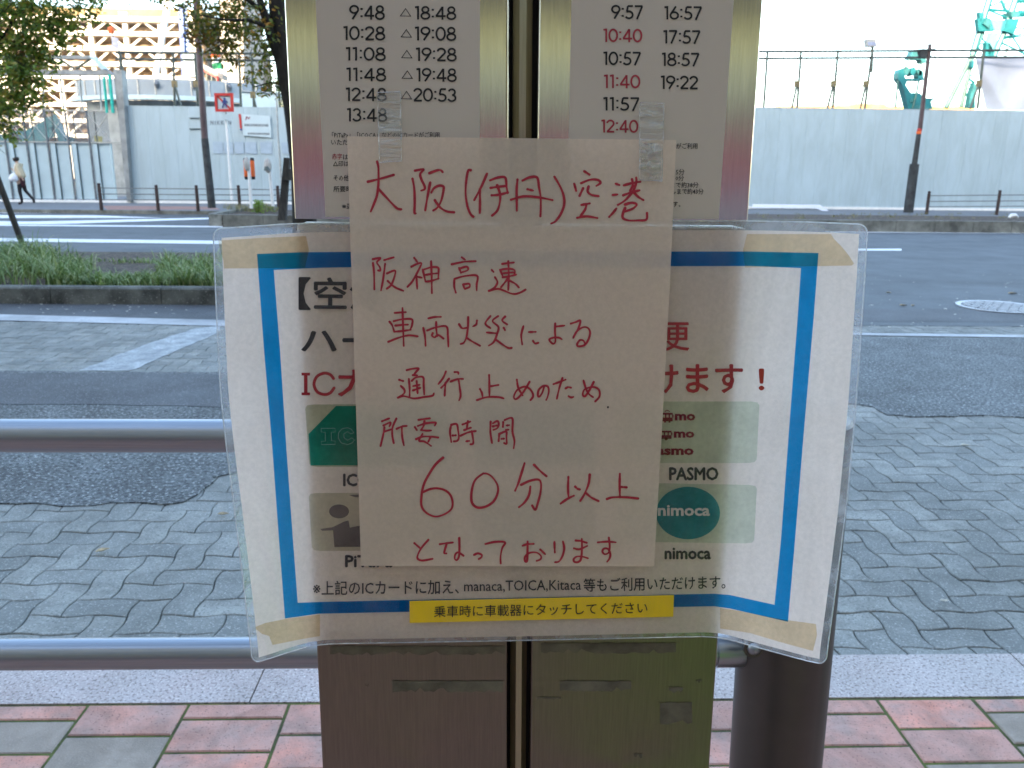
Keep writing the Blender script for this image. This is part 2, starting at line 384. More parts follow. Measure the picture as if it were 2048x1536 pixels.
def screen(cx, cy):
    d = Vector((cx, cy, RZ))-CAM; z = d.dot(FW); return 1024+F*d.dot(RT)/z, 768-F*d.dot(UP)/z, z
vis = []; rest = []
for c_ in cand:
    x, y, z = screen(c_[1], c_[2])
    hidden = (630 < x < 1480 and y > 1200) or (470 < x < 1640 and y < 1280)
    (vis if -60 < x < 2110 and not hidden else rest).append((z, c_))
vis.sort(key=lambda q: q[0]); rest += vis[290:]; vis = vis[:290]
clip_y = y_out+.004
def clipv(vs): return [(x, max(y, clip_y), z) for x, y, z in vs]
cache = {}
for z, (pts, cx, cy, hor) in vis:
    vs, fs = block_geo(pts, cx, cy); vs = clipv(vs)
    key = (hor, round((cx/U) % 2, 2), round((cy/U) % 2, 2)) if min(v[1] for v in vs) > clip_y+1e-5 else None
    if key is None or key not in cache:
        me = bpy.data.meshes.new('paving_block'); me.from_pydata([(x-cx, y-cy, q) for x, y, q in vs], [], fs); me.materials.append(M['paver'])
        if key: cache[key] = me
    else: me = cache[key]
    o = shared('paving_block', me, (cx, cy, RZ+R.uniform(-.0015, .0015)), bay)
    o.rotation_euler = (R.uniform(-.006, .006), R.uniform(-.006, .006), 0)
rb = MB()
for z, (pts, cx, cy, hor) in rest:
    vs, fs = block_geo(pts, cx, cy); vs = clipv(vs); dz = R.uniform(-.0015, .0015)
    rb.add([(x, y, q+RZ+dz) for x, y, q in vs], fs)
rb.build('paving_block', M['paver_far'], bay, kind='stuff')
# --- asphalt patch with a ragged rim, a thin step above the blocks
def rag(poly, step=.06, amp=.018, seed=1):
    rr = random.Random(seed); out = []
    for i in range(len(poly)):
        a, b = poly[i], poly[(i+1) % len(poly)]; n = max(1, int(math.hypot(a[0]-b[0], a[1]-b[1])/step)); n = min(n, 60)
        for k in range(n):
            t = k/n; out.append((a[0]+(b[0]-a[0])*t+rr.uniform(-amp, amp), a[1]+(b[1]-a[1])*t+rr.uniform(-amp, amp)))
    return out
rp = rag(patchL); mb = MB(); mb.prism([(x, y, RZ-.012) for x, y in rp], (0, 0, .018))
mb.build('asphalt_patch', M['asphalt_rough'], bay)
dk = [gnd(x, y, RZ) for x, y in [(-900, 746), (47, 748), (430, 750), (560, 748), (640, 790), (560, 822), (440, 816), (300, 813), (150, 811), (-900, 812)]]
mb = MB(); mb.prism([(x, y, RZ+.004) for x, y in rag(dk, .1, .01, 5)], (0, 0, .0045)); mb.build('asphalt_patch', M['asphalt_dark'], bay)
# --- kerb-side lines
def line(name, p, q, wpx, mt, z=.003, parent=None):
    a = gnd(*p, RZ); b = gnd(*q, RZ); a2 = gnd(p[0], p[1]+wpx, RZ); b2 = gnd(q[0], q[1]+wpx, RZ)
    return strip(name, [a, b, b2, a2], z, mt, parent)
line('concrete_band', (-300, 622), (520, 643), 12, M['pale_concrete_band'], .006, road)
line('road_marking', (1150, 659), (2500, 677), 5, M['pale_concrete_band'], .006, road)
line('road_marking', (-500, 470.5), (560, 483.5), 6.5, M['white_paint'], .006, road)       # lane line beyond the near median
line('road_marking', (1300, 497), (1803, 498), 4, M['white_paint'], .006, road)
line('road_marking', (1650, 462), (2500, 467), 3, M['white_paint'], .006, road)
line('road_marking', (-300, 447), (445, 452.5), 2.6, M['white_paint'], .006, road)
line('road_marking', (60, 519.5), (520, 524), 3, M['white_paint'], .006, road)
for q in [((-200, 430), (190, 431), (330, 436), (-200, 437)), ((-150, 441), (60, 443.5), (428, 435.5), (428, 438.5), (120, 448.5), (-150, 449)), ((-150, 421.5), (192, 424.5), (170, 427), (-150, 426))]:
    strip('road_marking', [gnd(x, y, RZ) for x, y in q], .0062, M['white_paint'], road)
# faded painted stripe crossing the blocks on the left
wst = rag([gnd(x, y, RZ) for x, y in [(158, 742), (262, 742), (330, 712), (440, 665), (440, 652), (395, 656), (300, 686)]], .07, .012, 9)
mb = MB(); mb.prism([(x, y, RZ+.0012) for x, y in wst], (0, 0, .002)); mb.build('road_marking', M['worn_paint'], bay)

# ================================================================== NEAR MEDIAN (grass strip on the left)
zt = RZ+.19
yf = gnd(210, 609, RZ).y; y_top = yf; yb = gnd(300, 520, RZ).y
zt = CAM.z+(ray(210, 575).z)*(yf/ray(210, 575).y)
XM1 = .35
md = MB()
prof = [(yf, RZ-.05), (yf+.015, zt-.02), (yf+.04, zt), (yf+.17, zt), (yf+.17, zt-.05)]
def kerb_run(mb, x0, x1, prof):
    n = len(prof); mb.add([(x0, y, z) for y, z in prof]+[(x1, y, z) for y, z in prof], [(i, i+1, n+i+1, n+i) for i in range(n-1)]+[tuple(range(n-1, -1, -1)), tuple(range(n, 2*n))])
med = MB(); med.box((-30, yf+.16, RZ-.05), (XM1, yb-.02, zt-.06))
median = med.build('median', M['soil'], kind='structure')
k = 0; x = -12.0
while x < XM1:
    mb = MB(); kerb_run(mb, x+.004, min(XM1, x+1.2)-.004, prof); mb.build('kerb_stone', M['kerb'], median); x += 1.2
mb = MB(); x = -30
kerb_run(mb, -30, XM1, [(yb+.1, RZ-.05), (yb+.09, zt-.07), (yb-.05, zt-.06), (yb-.05, zt-.12)][::-1]); mb.build('kerb_stone', M['kerb'], median)
mb = MB(); mb.box((XM1, yf+.05, RZ-.05), (XM1+.15, yb, zt-.02)); mb.build('kerb_stone', M['kerb'], median)
# gutter strip in front of the kerb
strip('gutter', [(-22, YW1+.02), (22, YW1+.02), (22, yf-.01), (-22, yf-.01)], .004, M['asphalt_dark'], road)

# ================================================================== FAR MEDIAN
zf = .19
yfm = gnd(1735, 464, RZ).y; xfm = gnd(435, 447, RZ).x
yfb = yfm+3.9
fm = MB(); pts = [(xfm+.5, yfm), (60, yfm), (60, yfb), (xfm+.6, yfb), (xfm+.15, yfb-.3), (xfm, yfb-.9), (xfm, yfm+.6), (xfm+.12, yfm+.18)]
fm.prism([(x, y, RZ-.05) for x, y in pts], (0, 0, zf-RZ-.02)); fmed = fm.build('median', M['soil'], kind='structure')
edge = [(60, yfm), (xfm+.5, yfm), (xfm+.12, yfm+.18), (xfm, yfm+.6), (xfm, yfb-.9), (xfm+.15, yfb-.3)]
def inn(p): return (min(p[0], 60)+(.15 if p[0] < xfm+.4 else 0), p[1]+(.15 if p[1] < yfm+.5 else 0))
x = xfm+.5
while x < 26:
    mb = MB(); mb.box((x+.006, yfm-.03, RZ-.05), (x+1.0-.006, yfm+.15, zf)); mb.build('kerb_stone', M['kerb_far'], fmed); x += 1.0
mb = MB()
for a, b in zip(edge[1:-1], edge[2:]):
    ai, bi = inn(a), inn(b); mb.prism([(a[0]-.03, a[1], RZ-.05), (b[0]-.03, b[1], RZ-.05), (bi[0], bi[1], RZ-.05), (ai[0], ai[1], RZ-.05)], (0, 0, zf-RZ+.05))
mb.build('kerb_stone', M['kerb_far'], fmed)

# ================================================================== FAR PAVEMENT
ypf = gnd(300, 421, 0).y
fp = MB(); fp.box((-80, ypf, -.3), (xfm-1, 37, 0)); fp.box((xfm-1, ypf, -.3), (80, 37, -.001))
fpav = fp.build('far_pavement', mat('far_pavement_asphalt', (.17, .185, .20), .8, 0, .12, 2), kind='structure')
mb = MB(); q = [gnd(x, y, 0) for x, y in [(205, 411.5), (430, 413.5), (440, 419), (215, 419.5)]]
mb.prism([(p.x, p.y, -.001) for p in q], (0, 0, .004)); mb.build('red_paving', mat('red_block_paving', (.32, .19, .16), .8, 0, .15, 4), fpav)
mb = MB(); mb.box((-80, ypf-.13, -.3), (xfm-.2, ypf-.002, .006)); mb.build('kerb_stone', M['kerb_far'], fpav)
# ================================================================== HOARDINGS at the far side
YH = 31.5
def px2(px, py, Y=YH): return at(px, py, Y)
def xz(px, py, Y=YH): p = at(px, py, Y); return p.x, p.z
def hoard(name, pl, pr, ptop_l, label, nominal):
    x0 = at(pl[0], pl[1], YH).x; x1 = at(pr[0], pr[1], YH).x; zt_ = at(ptop_l[0], ptop_l[1], YH).z
    root = empty(name, ((x0+x1)/2, YH, 0), label, 'hoarding'); n = max(1, round((x1-x0)/nominal)); w_ = (x1-x0)/n
    mb = MB(); a = w_/2-.0012; prof = [(-a, .0), (-a+.02, -.004), (a-.05, -.004), (a-.03, .002), (a, .002)]
    mb.prism([(x, y, .09) for x, y in prof]+[(a, .03, .09), (-a, .03, .09)], (0, 0, zt_-.09))
    me = bpy.data.meshes.new('hoarding_panel'); me.from_pydata(mb.v, [], mb.f); me.materials.append(M['hoard'])
    for k in range(n):
        shared('panel', me, (x0+(k+.5)*w_, YH+R.uniform(-.004, .004), 0), root)
    b = MB(); b.box((x0, YH-.06, 0), (x1, YH+.1, .09)); b.build('base_rail', M['whitep'], root)
    c_ = MB(); c_.box((x0, YH-.01, zt_), (x1, YH+.04, zt_+.02)); c_.build('top_rail', M['hoard'], root)
    return root, x0, x1, zt_
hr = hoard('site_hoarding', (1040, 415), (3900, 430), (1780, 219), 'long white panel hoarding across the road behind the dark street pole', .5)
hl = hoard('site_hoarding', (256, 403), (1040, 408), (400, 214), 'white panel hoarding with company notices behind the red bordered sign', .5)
# notices on the left hoarding
root = hl[0]
def quad_on(name, pts, Y, mt, parent, th=.012, **t):
    p = [at(x, y, Y) for x, y in pts]; mb = MB(); mb.prism(p, (0, th, 0)); return mb.build(name, mt, parent, **t)
pale = mat('pale_notice', (.46, .565, .60), .4, 0, .02, 3); lil = mat('faint_notice', (.33, .42, .50), .5, 0, .05, 7)
jv = empty('site_notice', at(512, 276, YH-.05), 'pale framed notice with red JV lettering fixed on the white hoarding', 'notice')
quad_on('board', [(483, 228), (540, 232), (543, 275), (486, 271)], YH-.08, pale, jv, .03)
quad_on('red_bar', [(477, 228), (481.5, 228), (484, 257), (480, 257)], YH-.1, M['red'], jv)
quad_on('dark_tip', [(480, 257.4), (484, 257.4), (484.3, 261), (480.3, 261)], YH-.1, M['navy'], jv)
_tc = {}
def glyphs(body, bold=0.0, res=2):
    k = (body, bold, res)
    if k not in _tc:
        c = bpy.data.curves.new('lettering', 'FONT'); c.body = body; c.resolution_u = res; c.offset = bold
        o = bpy.data.objects.new('lettering', c); COL.objects.link(o); bpy.context.view_layer.update()
        m = bpy.data.meshes.new_from_object(o.evaluated_get(bpy.context.evaluated_depsgraph_get()))
        _tc[k] = ([tuple(v.co) for v in m.vertices], [tuple(p.vertices) for p in m.polygons])
        bpy.data.objects.remove(o); bpy.data.curves.remove(c); bpy.data.meshes.remove(m)
    return _tc[k]
def text_on(body, box, surf, mt, parent, slope=0., bold=0., res=2, name='lettering', italic=0., **t):
    vs, fs = glyphs(body, bold, res)
    xa, xb = min(v[0] for v in vs), max(v[0] for v in vs); ya, yb_ = min(v[1] for v in vs), max(v[1] for v in vs)
    x0, y0, x1, y1 = box; out = []
    for v in vs:
        px = x0+(v[0]-xa)/(xb-xa)*(x1-x0); py = y1-(v[1]-ya)/(yb_-ya)*(y1-y0)+slope*(px-x0); px += italic*(y1-py)
        out.append(surf(px, py))
    mb = MB(); mb.add(out, fs); return mb.build(name, mt, parent, **t)
dkred = mat('dark_red_print', (.28, .03, .06), .6); dkgrey = mat('dark_grey_print', (.12, .13, .16), .6); mgrey = mat('mid_grey_print', (.14, .16, .18), .6)
text_on('JV', (490, 233, 501, 240), lambda x, y: at(x, y, YH-.087), dkred, jv, .02, .03)
text_on('N I K K E N', (421, 241, 462, 249), lambda x, y: at(x, y, YH-.03), mgrey, root, .01, .02)
mb = MB()
for r_, (ya, yb_, xa, xb) in enumerate([(247.5, 252.5, 489, 536), (265, 269, 496, 537)]):
    x = xa
    while x < xb:
        ww = R.uniform(1.4, 3.2); p = [at(x, ya+.02*(x-489), YH-.083), at(x+ww, ya+.02*(x-489), YH-.083), at(x+ww, yb_+.02*(x-489), YH-.083), at(x, yb_+.02*(x-489), YH-.083)]; mb.prism(p, (0, .002, 0)); x += ww+R.uniform(.5, 1.2)
mb.build('small_print', mgrey, jv)
for k, (a, b) in enumerate([(425, 445), (447, 465), (468, 487), (489, 512), (520, 543), (562, 575)]):
    o = quad_on('posted_sheet', [(a, 283+(a-425)*.012), (b, 283+(b-425)*.012), (b+2, 308), (a+2, 307)], YH-.035, lil, root, .006)
for yy in (236, 257.5):
    a = at(379, yy, YH-.05); b = at(402, yy+.3, YH-.05); mb = MB(); mb.tube([a, b], .02, 6); mb.build('bracket', M['pipe'], root)
# white sheet lying against the hoarding foot, right side
mb = MB(); mb.prism([at(1505, 408.5, YH-.3), at(1640, 410, YH-.3), at(1660, 424, YH-1.6), at(1650, 424.5, YH-1.6), at(1630, 416, YH-.6), at(1505, 416, YH-.6)], (0, 0, .01))
tag(mb.build('loose_sheet', M['cloth_white']), 'crumpled white plastic strip lying at the foot of the right hoarding', 'plastic sheet')

# --- pipe railing above the hoardings
def rail_top(pl, pr, ys, posts, label, Y=YH+.4):
    root = empty('pipe_railing', at(posts[0][0], 230, Y), label, 'railing')
    for a, b in ys:
        mb = MB(); mb.tube([at(pl, a, Y), at(pr, b, Y)], .045, 6); mb.build('rail', M['pipe'], root)
    for (xt, yt, xb, yb_, brace) in posts:
        mb = MB(); mb.tube([at(xt, yt, Y-.03), at(xb, yb_, Y-.03)], .045, 6); mb.build('upright', M['pipe'], root)
        if brace:
            bx, by, ex, ey = brace; mb = MB(); mb.tube([at(bx, by, Y-.08), at(ex, ey, Y-.08)], .04, 6); mb.build('brace', M['pipe'], root)
            mb = MB(); c_ = at(bx, by, Y-.06); mb.box(c_-Vector((.09, .05, .11)), c_+Vector((.09, .05, .11))); mb.build('clamp', mat('rusty_clamp', (.20, .16, .08), .7) if 'rusty_clamp' not in bpy.data.materials else bpy.data.materials['rusty_clamp'], root)
    return root
rail_top(1460, 2300, [(103.5, 99), (117, 113)],
         [(1535, 103, 1527, 220, None), (1602, 103, 1594, 220, (1594, 168, 1583, 220)), (1676, 103, 1665, 220, (1667, 168, 1654, 220)),
          (1745, 98, 1729, 220, (1732, 168, 1720, 220)), (1968, 101, 1955, 218, (1958, 167, 1940, 218)), (2100, 100, 2085, 218, None)],
         'thin pipe railing on uprights above the right hoarding against the sky')
rail_top(232, 640, [(105, 108), (118, 122)],
         [(240, 105, 252, 200, None), (346, 106, 350, 214, (349, 168, 362, 212)), (390, 107, 396, 214, (392, 168, 402, 214)), (478, 108, 482, 214, None), (503, 108, 508, 214, (506, 190, 512, 214)), (553, 108, 560, 215, None)],
         'thin pipe railing above the left hoarding beside the brown pole')
# flood lamp
fl = empty('flood_lamp', at(1745, 103, YH+.35), 'small grey floodlight on the pipe railing above the right hoarding', 'lamp')
quad_on('lamp_head', [(1733, 78), (1751, 78), (1754, 93), (1735, 93)], YH+.2, M['greyp'], fl, .25)
quad_on('lens', [(1735.5, 84), (1750, 84), (1751.5, 91), (1736.5, 91)], YH+.19, mat('lamp_lens', (.35, .40, .55), .2), fl, .02)
mb = MB(); mb.tube([at(1745, 93, YH+.3), at(1743, 145, YH+.3)], .05, 6); mb.build('bracket', M['pipe'], fl)
# white tarpaulin on the right
tp = MB(); cor = [(1950, 116), (2140, 112), (2140, 222), (1972, 219)]
def tarp(u, v):
    a = Vector(cor[0]).lerp(Vector(cor[1]), u); b = Vector(cor[3]).lerp(Vector(cor[2]), u); p = a.lerp(b, v)
    d = .10*math.sin(u*9+v*4)+.16*max(0, 1-abs(u-v*.25)*7)
    return at(p.x, p.y, YH+.9-d)
tp.grid(tarp, 30, 16); tag(tp.build('tarpaulin', M['cloth_white'], smooth=60), 'white tarpaulin stretched below the pipe railing in front of the teal crane', 'tarpaulin')

# ================================================================== GATE on the left
YG = 31.5
gr = empty('site_gate', (at(100, 401, YG).x, YG, 0), 'folding site gate of white sheets with grey mesh tops behind the walking person', 'gate')
net = clear('gate_net', .5, (.22, .24, .25), .6, .1, 30, gl=.02)
per = 39.3; zt_ = at(100, 222, YG).z; zm = at(100, 284, YG).z
X0 = at(20, 340, YG).x; WX = per/1657*31.5
for k in range(-9, 6):
    x0 = X0+k*WX; x1 = x0+WX
    if x1 > at(258, 400, YG).x+.1: break
    a = MB(); a.prism([(x0+.03, YG, .12), (x0+.10, YG-.02, .12), (x0+WX*.30, YG-.02, .12), (x0+WX*.34, YG+.06, .12), (x1-.10, YG+.06, .12), (x1-.03, YG, .12), (x1-.03, YG+.09, .12), (x0+.03, YG+.09, .12)], (0, 0, zm-.12)); a.build('sheet_panel', M['hoard_gate'], gr)
    a = MB(); a.poly([(x0+.03, YG, zm), (x1-.03, YG, zm), (x1-.03, YG, zt_), (x0+.03, YG, zt_)]); a.build('mesh_panel', net, gr)
    a = MB(); a.tube([(x0, YG-.05, .03), (x0, YG-.05, zt_+.04)], .035, 6); a.build('post', M['pipe_dark'], gr)
    a = MB(); a.tube([(x0+WX*.32, YG+.02, .06), (x0+WX*.32, YG+.02, zt_)], .022, 6); a.build('post', M['pipe'], gr)
    a = MB(); a.beam((x0, YG-.01, zm+.05), (x1, YG-.01, zt_-.05), .02); a.beam((x1, YG-.015, zm+.05), (x0, YG-.015, zt_-.05), .02); a.build('cross_wire', M['steel_gal'], gr)
a = MB(); a.box((X0-9*WX, YG-.03, zt_), (at(250, 222, YG).x, YG+.03, zt_+.05)); a.build('top_rail', M['steel_gal'], gr)
a = MB(); a.box((X0-9*WX, YG-.05, zm-.03), (at(255, 283, YG).x, YG-.02, zm+.02)); a.build('middle_rail', M['steel_gal'], gr)
a = MB(); a.box((X0-9*WX, YG-.12, 0), (at(258, 403, YG).x, YG+.12, .08)); a.build('sill', M['whitep'], gr)
gf = empty('gate_frame', (at(258, 403, YG-.3).x, YG-.3, 0), 'tall grey steel gate frame with truss lintel above the folding gate', 'gate frame')
a = MB(); a.prism([at(226, 138, YG-.3), at(243, 140, YG-.3), at(262, 403, YG-.3), at(254, 403, YG-.3)], (0, .4, 0)); a.build('column', M['grey_steel'], gf)
a = MB(); a.prism([at(-400, 136, YG-.3), at(214, 140, YG-.3), at(226, 150, YG-.3), at(-400, 146, YG-.3)], (0, .3, 0)); a.build('lower_chord', M['grey_steel'], gf)
a = MB(); a.prism([at(-400, 108, YG-.3), at(178, 111, YG-.3), at(184, 118, YG-.3), at(-400, 115, YG-.3)], (0, .25, 0)); a.build('upper_chord', M['grey_steel'], gf)
a = MB(); a.prism([at(176, 111, YG-.32), at(185, 112, YG-.32), at(211, 138, YG-.32), at(203, 140, YG-.32)], (0, .3, 0)); a.build('end_post', M['paleblue'], gf)
xs = list(range(-380, 180, 38))
for i, x in enumerate(xs):
    a = MB(); y1_, y2_ = (115, 137) if i % 2 else (137, 115); a.beam(at(x, y1_, YG-.2), at(x+34, y2_, YG-.2), .07); a.build('web_member', M['pipe'], gf)
for xt, xb in ((85, 88), (120, 128), (160, 165), (199, 203), (45, 49)):
    a = MB(); a.tube([at(xt, 150, YG+.5), at(xb, 224, YG+.5)], .03, 6); a.build('hanger', M['steel_gal'], gf)
for i, (xt, xb) in enumerate(((208, 214), (219, 226))):
    nt_ = MB(); nt_.tube([at(xt, 153+i*-4, YG-.4), at(xb, 226, YG-.4)], .045+.01*i, 6); o = nt_.build('net_roll', M['tealnet'])
    tag(o, ['thin teal safety net roll hanging left of the gate column', 'thicker teal safety net roll hanging right beside the gate column'][i], 'net roll')
# beacon on a post with small sign
bc = empty('warning_beacon', at(237, 138, YG), 'orange beacon above a small lilac sign on the gate frame corner', 'beacon')
c_ = at(222, 60, YG); a = MB(); a.tube([c_-Vector((0, 0, .11)), c_+Vector((0, 0, .02)), c_+Vector((0, 0, .11))], [.10, .11, .07], 10); a.build('lamp', M['orange'], bc)
quad_on('sign_plate', [(223, 72), (236, 77), (237, 99), (224, 94)], YG, mat('lilac_sign', (.55, .55, .68), .5), bc, .03)
a = MB(); a.tube([at(223, 66, YG+.05), at(238, 100, YG+.05), at(240, 140, YG+.05)], .02, 6); a.build('post', M['pipe'], bc)

# ================================================================== SCAFFOLD-LIKE BUILDING (sunlit)
YB = 80.0
bd = empty('unfinished_building', (at(100, 300, YB).x, YB, 0), 'large sunlit building wrapped in white steel trusses behind the gate', 'building')
xl, xr = at(-900, 200, YB).x, at(402, 100, YB).x
a = MB(); a.box((xl, YB+1.5, -.1), (xr, YB+25, at(250, 30, YB).z)); a.build('facade', M['brown_wall'], bd)
a = MB(); a.box((xl, YB+1.2, at(250, 30, YB).z), (xr, YB+24, at(300, 13, YB).z)); a.build('parapet', mat('tan_parapet', (.34, .24, .12), .8, 0, .2, .4), bd)
def bz(py): return at(200, py, YB).z
lv = [(33, 43), (63, 71.5), (93, 101.5), (124, 132.5), (151, 159), (176, 184), (206, 214), (238, 246), (268, 276)]
for t_, b_ in lv:
    a = MB(); a.box((xl, YB-.3, bz(b_)), (xr, YB+.6, bz(t_))); a.build('floor_beam', M['white_steel'], bd)
bay_w = 64/1657*YB; x = xr-.4; cols = []
while x > at(-120, 100, YB).x:
    cols.append(x); x -= bay_w
for i, x in enumerate(cols):
    a = MB(); a.box((x-.2, YB+.1, 0), (x+.2, YB+.5, bz(46) if i % 3 else bz(22))); a.build('column', M['white_steel'], bd)
for (t0, b0), (t1, b1) in zip(lv[:-1], lv[1:]):
    for x in cols[:-1]:
        m_ = x-bay_w/2
        a = MB(); a.beam((m_-.15, YB+.3, bz(b0)), (x-bay_w*.93, YB+.3, bz(t1)), .17); a.build('diagonal', M['white_steel'], bd)
        a = MB(); a.beam((m_+.15, YB+.3, bz(b0)), (x-bay_w*.07, YB+.3, bz(t1)), .17); a.build('diagonal', M['white_steel'], bd)
for x in cols[::2]:
    a = MB(); a.box((x-.35, YB-.1, bz(33)), (x+.35, YB+.5, bz(23))); a.build('roof_post', M['white_steel'], bd)
# ================================================================== curved tank structure behind the left hoarding
YT = 40.0
tk = empty('storage_tank', (at(350, 300, YT).x, YT, 0), 'big pale grey curved tank with ribs rising behind the left hoarding', 'tank')
cx, cy = at(330, 150, YT+3).x, YT+6; rad = 5.4
zT, zB, zL = at(350, 155, YT).z, at(350, 190, YT).z, at(350, 198, YT).z
def arc(r, a): return (cx+r*math.sin(a), cy-r*math.cos(a))
mb = MB(); n = 24; A0, A1 = math.radians(-50), math.radians(58)
for k in range(n):
    a0 = A0+(A1-A0)*k/n; a1 = A0+(A1-A0)*(k+1)/n
    (xa, ya), (xb, yb_) = arc(rad, a0), arc(rad, a1); mb.poly([(xa, ya, zB), (xb, yb_, zB), (xb, yb_, zT), (xa, ya, zT)])
mb.build('shell', M['tank'], tk, smooth=30)
mb = MB()
for k in range(n):
    a0 = A0+(A1-A0)*k/n; a1 = A0+(A1-A0)*(k+1)/n; (xa, ya), (xb, yb_) = arc(rad+.25, a0), arc(rad+.25, a1); (xc, yc), (xd, yd) = arc(rad-.3, a0), arc(rad-.3, a1)
    mb.add([(xa, ya, zL), (xb, yb_, zL), (xb, yb_, zB+.02), (xa, ya, zB+.02), (xc, yc, zB+.02), (xd, yd, zB+.02), (xc, yc, zL), (xd, yd, zL)], [(0, 1, 2, 3), (3, 2, 5, 4), (0, 6, 7, 1)])
mb.build('ledge', M['paleblue'], tk)
mb = MB()
for k in range(n):
    a0 = A0+(A1-A0)*k/n; a1 = A0+(A1-A0)*(k+1)/n; (xa, ya), (xb, yb_) = arc(rad-.4, a0), arc(rad-.4, a1); mb.poly([(xa, ya, -.1), (xb, yb_, -.1), (xb, yb_, zL), (xa, ya, zL)])
mb.build('base', M['grey_steel'], tk)
for k in range(13):
    a0 = A0+(A1-A0)*(k+.5)/13; x, y = arc(rad+.02, a0); mb = MB(); mb.beam((x, y, zB), (x, y, zT), .05); mb.build('rib', M['steel_gal'], tk)
for k in range(4):
    a0 = math.radians(-12+k*17); x, y = arc(rad+.05, a0); mb = MB(); mb.tube([(x, y, zB+.35), (x+.03, y-.1, zB+.5), (x, y, zB+.65)], [.07, .11, .06], 8); mb.build('fitting', M['pipe_dark'], tk)
# lower pale structure to its right
b2 = empty('site_container', (at(530, 300, 37).x, 37, 0), 'pale blue container just above the hoarding beneath the tree', 'container')
quad_on('body', [(482, 182), (620, 191), (622, 330), (490, 330)], 37, M['paleblue'], b2, 2.4)
quad_on('yellow_sheet', [(556, 198), (566, 198), (567, 216), (557, 216)], 36.95, mat('pale_yellow', (.66, .63, .40), .6), b2, .03)
quad_on('lid', [(480, 180), (620, 189), (620, 192), (480, 183)], 36.9, M['tank'], b2, 2.6)
# masts
mb = MB(); mb.tube([at(311, 156, 46), at(322, 90, 46), at(334, 20, 46), at(340, -60, 46)], [.17, .16, .17, .15], 8); tag(mb.build('crane_mast', M['whitep'], smooth=40), 'slim white leaning mast in front of the sunlit building', 'mast')
bm_ = empty('blue_mast', at(368, 156, 48), 'dark blue mast with ladder holes rising above the curved tank', 'mast')
quad_on('column', [(356, 14), (366, 14), (371, 152), (363, 152)], 48, M['blue'], bm_, .4)
quad_on('ladder', [(367, 18), (373, 18), (378, 105), (372, 105)], 48.2, mat('blue_ladder', (.12, .2, .42), .5), bm_, .1)
for k in range(9):
    quad_on('rung', [(367.3+k*.5, 24+k*9), (373+k*.5, 24+k*9), (373+k*.5, 28+k*9), (367.3+k*.5, 28+k*9)], 48.15, M['paleblue'], bm_, .03)
pc = empty('machine_cabinet', at(380, 153, 44), 'pale blue cabinet between the blue mast and the brown pole', 'cabinet')
quad_on('body', [(365, 106), (390, 106), (393, 153), (368, 152)], 44, M['paleblue'], pc, 1); quad_on('door', [(369, 122), (388, 122), (390, 149), (371, 148)], 43.97, M['tank'], pc, .03)
pr_ = empty('concrete_tower', (at(470, 300, 60).x, 60, 0), 'grey and beige concrete tower behind the right tree crown', 'tower')
quad_on('shaft', [(436, -40), (486, -40), (488, 230), (446, 230)], 60, M['beige'], pr_, 5); quad_on('side_panel', [(452, 60), (470, 60), (472, 158), (456, 158)], 59.9, mat('pale_concrete', (.42, .43, .42), .8, 0, .1, .5), pr_, .1)
for k in range(6): quad_on('joint', [(452, 70+k*15), (471, 70+k*15), (471, 71.2+k*15), (452, 71.2+k*15)], 59.88, M['grey_steel'], pr_, .02)
quad_on('parapet', [(432, -44), (489, -44), (489, -36), (433, -36)], 59.7, M['beige'], pr_, 5.4)
sg = empty('hanging_drum', at(436, 148, 50), 'orange white and green banded drum hanging right of the brown pole', 'drum')
for nm, mt, (ya, yb_) in (('orange_band', M['orange'], (107, 116)), ('white_band', M['whitep'], (116, 127)), ('green_band', M['greenp'], (127, 139)), ('white_foot', M['whitep'], (139, 147))):
    a, b = at(431+(ya-107)*.15, ya, 50), at(431+(yb_-107)*.15, yb_, 50); mb = MB(); mb.tube([a, b], .26, 12); mb.build(nm, mt, sg, smooth=40)
gt = empty('conveyor_chute', at(424, 165, 47), 'beige sloping chute with red underside right of the brown pole', 'chute')
quad_on('chute', [(405, 128), (446, 150), (446, 160), (408, 138)], 47, M['beige'], gt, .8); quad_on('red_rail', [(408, 139), (437, 154), (437, 164), (434, 164), (433, 156), (408, 143)], 46.9, M['red'], gt, .1)
for k in range(3): quad_on('leg', [(412+k*10, 140+k*5), (413.5+k*10, 140+k*5), (414.5+k*10, 215), (413+k*10, 215)], 46.95, M['pipe'], gt, .06)
# teal excavator behind the gate
ex = empty('excavator', (at(90, 300, 44).x, 44, 0), 'teal excavator with raised arm seen through the gate mesh', 'excavator')
def pb(parent, name, p, q, w_, Y, mt): mb = MB(); mb.beam(at(*p, Y), at(*q, Y), w_*Y/1657, .5); mb.build(name, mt, parent)
pb(ex, 'boom', (45, 278), (112, 243), 12, 44, M['teal']); pb(ex, 'boom_ram', (60, 285), (105, 262), 5, 43.9, M['teal_dark']); pb(ex, 'arm', (110, 238), (128, 283), 9, 44, M['teal']); pb(ex, 'arm_ram', (92, 247), (116, 240), 4, 43.8, M['teal_dark'])
quad_on('cab', [(20, 262), (48, 262), (50, 300), (20, 300)], 44, M['teal'], ex, 1.6); quad_on('cab_window', [(24, 266), (44, 266), (45, 280), (24, 280)], 43.97, M['black'], ex, .03)
quad_on('bucket', [(118, 270), (134, 274), (130, 290), (116, 288)], 44, M['teal_dark'], ex, .8); quad_on('counterweight', [(-10, 270), (20, 268), (20, 300), (-10, 300)], 44.1, M['teal_dark'], ex, 1.5)
mb = MB(); p = at(20, 304, 44); mb.box((p.x-2, 43.8, RZ), (p.x+1.8, 45.8, at(20, 300, 44).z)); mb.build('track', M['black'], ex)
